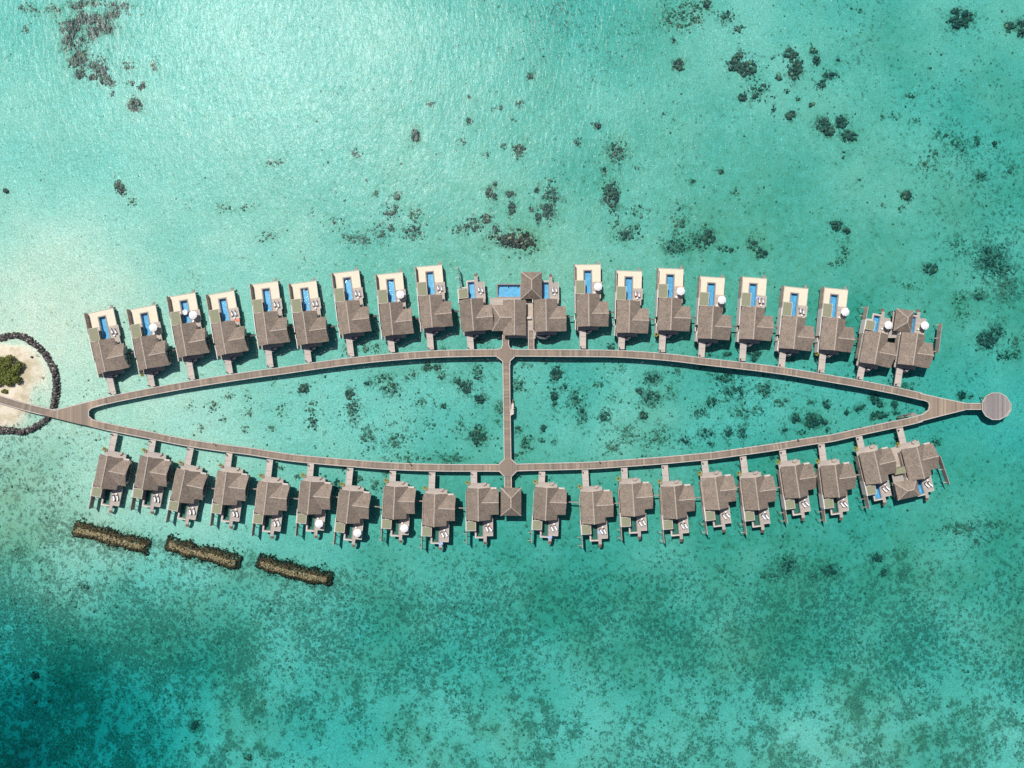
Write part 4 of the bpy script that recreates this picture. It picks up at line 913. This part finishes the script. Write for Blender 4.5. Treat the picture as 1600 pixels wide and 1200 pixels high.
def where(px, py):
    if 140 < px < 790 and 560 < py < 735 or 796 < px < 1450 and 560 < py < 720:
        side = 'left' if px < 792 else 'right'
        return f'inside the {side} lagoon'
    if py < 440 or (py < 530 and px > 1480):
        col = 'left' if px < 420 else 'centre-left' if px < 700 else 'centre' if px < 900 else 'centre-right' if px < 1220 else 'right'
        band = 'top' if py < 200 else 'middle' if py < 340 else 'nearest the villas'
        return {'top':'near the top','middle':'midway up','nearest the villas':'beyond the upper villas'}[band] + f', {col}'
    if py > 780: return 'in the open sea below the lower villas'
    return 'beside a boardwalk or villa' if px < 1480 else 'right of the villa rows'
def size_word(r, d):
    a = 'large' if r > 15 else 'medium' if r > 9 else 'small' if r > 5.5 else 'tiny'
    return a + (' dense dark' if d >= .85 else ' mottled' if d >= .5 else ' sparse faint')
recs = []
for (px, py, rx, ry, rot, den) in CORAL:
    x0 = (px-800)/5; y0 = (600-py)/5; hot = (px, py) == (808, 376)
    x0 *= 1.006; y0 *= 1.006; ax, ay = rx/5, ry/5
    n = int(max(9, ax*ay*3.14*(3.0 if ax*ay > 4 else 4.2)*den*1.5))
    items = []; cz = bed_z(x0, y0); tt = []
    ca_, sa_ = math.cos(R(rot)), math.sin(R(rot))
    for k in range(n):
        r = math.sqrt(random.random())*(1.0 if den > .8 else 1.15); a = random.uniform(0, 6.283)
        r *= 1 + .22*math.sin(a*3+px) + .14*math.sin(a*5+py)
        u, w = ax*r*math.cos(a), ay*r*math.sin(a)
        s = (.16+.5*random.random()**2)*(1.15 if den > .8 else .85)*(1 if min(rx,ry) > 5 else .9)
        if r > .8: s *= .6
        lx, ly = u*ca_-w*sa_, u*sa_+w*ca_
        z = bed_z(x0+lx, y0+ly)-cz
        hgt_ = s*random.uniform(.45,.8)*(1+.5*(1-r)*den)
        if hot: hgt_ *= 1.05
        items.append((lx, ly, z+hgt_*.3, s*random.uniform(.8,1.3), s*random.uniform(.8,1.2), hgt_)); tt.append(random.random()*.8+ (.15 if random.random() < .12 else 0))
    tt = np.array(tt); 
    if hot: tt = np.clip(rng.random(n)**1.7, 0, 1)
    me = lumps_mesh('coral_patch', items, 1, .3, tt); me.materials.append(M['reefhot'] if hot else M['coral'] if den > .55 else M['rubble'])
    o = bpy.data.objects.new('coral_patch', me); COL.objects.link(o); o.location = (x0, y0, cz)
    w_ = 'orange-flecked, biggest reef clump, just beyond the central cluster of villas' if hot else None
    recs.append((o, px, py, (w_ or f'{size_word(max(rx,ry), den)} coral patch {where(px,py)}')))
byl = {}
for r in recs: byl.setdefault(r[3], []).append(r)
for lab, rs in byl.items():
    rs.sort(key=lambda r: r[1]); n = len(rs)
    def ordn(k):
        base_ = ['','second ','third ','fourth ','fifth ','sixth ','seventh ','eighth ','ninth ','tenth ']
        if k <= n-1-k: return 'leftmost' if k == 0 else base_[k]+'from left'
        k = n-1-k; return 'rightmost' if k == 0 else base_[k]+'from right'
    for k, (o, px, py, _) in enumerate(rs):
        tag(o, lab if n == 1 else f'{lab}, {ordn(k)}', 'coral', 'coral patches on the lagoon bed')

# loose rubble: ground cover nobody could count
n = 34000; qx = rng.uniform(-170, 170, n); qy = rng.uniform(-130, 130, n)
ppx = qx*5+800; ppy = 600-qy*5
ai = np.array([alg[min(ny-1, np.searchsorted(YS, y)), min(nx-1, np.searchsorted(XS, x))] for x, y in zip(qx, qy)])
clump = vnoise(qx, qy, 6, 21)+vnoise(qx, qy, 2.5, 22)*.7
lag = ((ppy > 575) & (ppy < 715) & (ppx > 480) & (ppx < 1440)).astype(float)
keep = (rng.random(n) < ai*.55 + .05 + lag*.42) & (clump > .02 - ai*.25) & (np.hypot(ppx, ppy-600) > 95)
keep &= ~((ppx > 100) & (ppx < 540) & (ppy > 780) & (ppy < 880)) & ~((ppx < 430) & (ppy < 560) & (rng.random(n) < .8))
qx, qy = qx[keep], qy[keep]; items = []
for x, y in zip(qx, qy):
    s = .12 + .34*random.random()**2.5; items.append((x, y, bed_z(x,y)+s*.15, s*random.uniform(.8,1.4), s, s*.45))
me = lumps_mesh('coral_rubble', items, 1, .3); me.materials.append(M['rubble'])
o = bpy.data.objects.new('coral_rubble', me); COL.objects.link(o); tag(o, 'scattered coral rubble over the lagoon bed', kind='stuff')

# ------------------------------------------------------------------ rock breakwaters
def rockline(name, pts, hw, crest, label, cat, group, mat, size=(.3,.6), dens=2.6, tan=False):
    c = [P(x,y,0) for x,y in pts]; items = []; tt = []; org = c[len(c)//2].copy(); org.z = 0
    segs = [(c[i], c[i+1], (c[i+1]-c[i]).length) for i in range(len(c)-1)]; tot = sum(s[2] for s in segs)
    for k in range(int(tot*2*hw*dens)):
        t = random.random()*tot; p_t = t
        for a, b_, l in segs:
            if t <= l: break
            t -= l
        d = (b_-a).normalized(); nrm = Vector((-d.y, d.x, 0)); off = random.uniform(-1, 1)
        wob = 1+.22*mnoise.noise(Vector((p_t*.35, org.x, 3.1)))*2 if tan else 1+.3*mnoise.noise(Vector((p_t*.5, org.x, 7.7)))
        if tan and random.random() < .22: off *= random.uniform(1.0,1.55)
        p = a + d*t + nrm*(off*hw*wob*(1+random.uniform(-.12,.12))+.35*mnoise.noise(Vector((p_t*.2, org.y, 1.0))))
        endd = min((p-c[0]).length, (p-c[-1]).length)
        prof = max(0, 1-off*off)*min(1, endd/2.6+.12)*(1+.25*mnoise.noise(Vector((p_t*.6,off*2,org.x))))
        bz = bed_z(p.x, p.y); s = random.uniform(*size)
        z = bz + (crest-bz)*prof**.75
        items.append((p.x-org.x, p.y-org.y, z, s*random.uniform(.8,1.3), s, s*random.uniform(.55,.9)))
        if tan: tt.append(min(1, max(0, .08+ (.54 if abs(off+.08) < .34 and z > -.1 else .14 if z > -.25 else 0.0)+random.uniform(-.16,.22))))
        else: tt.append(min(1, max(0, random.random()**1.15*.8+(.25 if random.random() < .09 else 0))))
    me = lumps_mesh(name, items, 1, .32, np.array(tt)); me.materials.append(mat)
    o = bpy.data.objects.new(name, me); COL.objects.link(o); o.location = org; tag(o, label, cat, group); return o
G_ = 'rock breakwaters off the lower left'
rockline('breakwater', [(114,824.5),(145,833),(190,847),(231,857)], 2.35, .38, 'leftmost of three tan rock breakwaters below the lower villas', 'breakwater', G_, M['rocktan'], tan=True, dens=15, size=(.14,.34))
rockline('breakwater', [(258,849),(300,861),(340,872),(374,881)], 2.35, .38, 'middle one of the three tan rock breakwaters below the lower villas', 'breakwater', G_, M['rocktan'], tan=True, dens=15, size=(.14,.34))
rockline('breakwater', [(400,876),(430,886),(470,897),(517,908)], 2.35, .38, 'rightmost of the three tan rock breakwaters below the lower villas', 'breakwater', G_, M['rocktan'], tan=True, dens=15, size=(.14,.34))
rockline('rock_revetment', [(-70,560),(-50,540),(-25,531),(0,528),(12,525),(24,524.5),(37,527),(50,533),(60,541),(68,552),(77,564),(84,576),(87,590),(87.5,606),(86.5,620),(83,634),(75,652),(64,661),(50,669),(34,675),(17,673),(0,673),(-25,668),(-50,655),(-70,630),(-76,595),(-70,560)], 1.0, .4, 'dark ring of boulders curving round the sandy islet', 'rock wall', None, M['rockdark'], size=(.09,.42), dens=15)

# ------------------------------------------------------------------ islet scrub
M['leaf'] = lump_mat('scrub_leaf', [(0,(.045,.06,.015)),(.4,(.12,.155,.035)),(.75,(.22,.24,.065)),(1,(.33,.32,.12))], .9)
def bush(px, py, rx, ry, hgt_, label, nleaf=9000):
    c = P(px, py, 0); z0 = bed_z(c.x, c.y); root = tag(empty('bush', (c.x, c.y, z0)), label, 'bush', 'scrub on the sandy islet')
    # several leafy heads, uneven outline
    heads = [(random.uniform(-.75,.75)*rx, random.uniform(-.75,.75)*ry, random.uniform(.5,1)*hgt_, random.uniform(.22,.42)*min(rx,ry)) for _ in range(12)]
    heads.append((0,0,hgt_*.9,.5*min(rx,ry)))
    vs = []; fs = []; tt = []
    for k in range(nleaf):
        h = heads[random.randrange(len(heads))]; d = Vector((random.gauss(0,1),random.gauss(0,1),random.gauss(0,1))).normalized()
        rr = h[3]*random.uniform(.55,1.1)*(1+.3*mnoise.noise(d*2.5+Vector((h[0],h[1],0))))
        p = Vector((h[0],h[1],h[2]*.65)) + Vector((d.x*rr, d.y*rr, d.z*min(rr,h[2]*.5)))
        if p.z < .05: p.z = random.uniform(.05,.4)
        a = Vector((random.gauss(0,1),random.gauss(0,1),random.gauss(0,.5))).normalized()*random.uniform(.12,.26); b_ = a.cross(Vector((random.gauss(0,1),random.gauss(0,1),random.gauss(0,1)))).normalized()*.1
        o_ = len(vs); vs += [tuple(p-a),tuple(p-b_),tuple(p+a),tuple(p+b_)]; fs.append((o_,o_+1,o_+2,o_+3)); tt += [min(1,max(0,.5+random.gauss(0,.28)))]*4
    me = bpy.data.meshes.new('foliage'); me.from_pydata(vs, [], fs); at = me.attributes.new('tint','FLOAT','POINT'); at.data.foreach_set('value', np.array(tt, dtype=np.float32)); me.materials.append(M['leaf'])
    o = bpy.data.objects.new('foliage', me); COL.objects.link(o); o.parent = root
    for h in heads[:6]:
        b = MB(); b.bar((0,0,-.2),(h[0]*.8,h[1]*.8,h[2]*.6),.12,.12); b.build('stem', M['under'], root)
bush(6, 574, 4.2, 4.2, 2.6, 'tall olive-green scrub at the left edge of the islet, upper mass')
bush(23, 583, 3.3, 4.2, 2.2, 'rounded green scrub on the islet sand, rightmost mass')
bush(6, 592, 3.0, 2.6, 2.0, 'dark green scrub close above the entrance boardwalk, left edge', 3600)
bush(10, 611, 1.1, .8, .8, 'small separate bush between the scrub and the entrance boardwalk', 700)
bush(-28, 585, 4.5, 5.0, 3.0, 'broad green scrub at the far left of the islet', 5200)
o = lumps_mesh('boulder', [(0,0,.15,.5,.4,.3)], 1, .2, np.array([.3])); o.materials.append(M['rockdark']); q = bpy.data.objects.new('boulder', o); COL.objects.link(q); p = P(50.5,558); q.location = (p.x,p.y,bed_z(p.x,p.y)); tag(q, 'single dark boulder lying on the islet sand', 'boulder')

for k, (x, y, r) in enumerate(((58,556,.22),(33,541,.18),(66,590,.2),(17,626,.16))):
    me_ = lumps_mesh('driftwood', [(random.uniform(-.5,.5), random.uniform(-.3,.3), .05, r*2.4, r*.5, r*.5) for _ in range(5)], 1, .25, np.full(5,.85)); me_.materials.append(M['rocktan']); q = bpy.data.objects.new('driftwood', me_); COL.objects.link(q); p = P(x,y); q.location = (p.x,p.y,bed_z(p.x,p.y)+.05)
    tag(q, ['small driftwood bits on the upper right of the islet sand','small driftwood bits on the upper sand of the islet','small driftwood bits on the right edge of the islet sand','small driftwood bits just above the entrance boardwalk on the islet'][k], 'driftwood')
# ------------------------------------------------------------------ light, sky, camera
ZEN = R(26.9); AZ = (-.53, .848)
s = Vector((AZ[0]*math.sin(ZEN), AZ[1]*math.sin(ZEN), math.cos(ZEN))).normalized()
sun = bpy.data.lights.new('sun', 'SUN'); sun.energy = 4.75; sun.angle = R(.55); sun.color = (1.0, .975, .935)
so = bpy.data.objects.new('sun', sun); COL.objects.link(so); so.rotation_euler = s.to_track_quat('Z', 'Y').to_euler(); so.location = s*300
world = bpy.data.worlds.new('World'); scene.world = world; world.use_nodes = True
nt = world.node_tree; bg = nt.nodes['Background']; sky = nt.nodes.new('ShaderNodeTexSky'); sky.sky_type = 'NISHITA'; sky.sun_disc = False
sky.sun_elevation = math.pi/2 - ZEN; sky.sun_rotation = math.atan2(AZ[0], AZ[1])
nt.links.new(sky.outputs[0], bg.inputs[0]); bg.inputs[1].default_value = .075
cam = bpy.data.cameras.new('camera'); cam.lens = 36*1256/1600; cam.sensor_width = 36; cam.clip_start = 1; cam.clip_end = 6000
co = bpy.data.objects.new('camera', cam); COL.objects.link(co); co.location = (0, 0, H); co.rotation_euler = (0, 0, 0)
scene.camera = co
scene.view_settings.view_transform = 'Standard'; scene.view_settings.look = 'None'; scene.view_settings.exposure = 0.10; scene.view_settings.gamma = 1
scene.cycles.use_denoising = False
scene.cycles.sample_clamp_indirect = 4
scene.cycles.transparent_max_bounces = 16
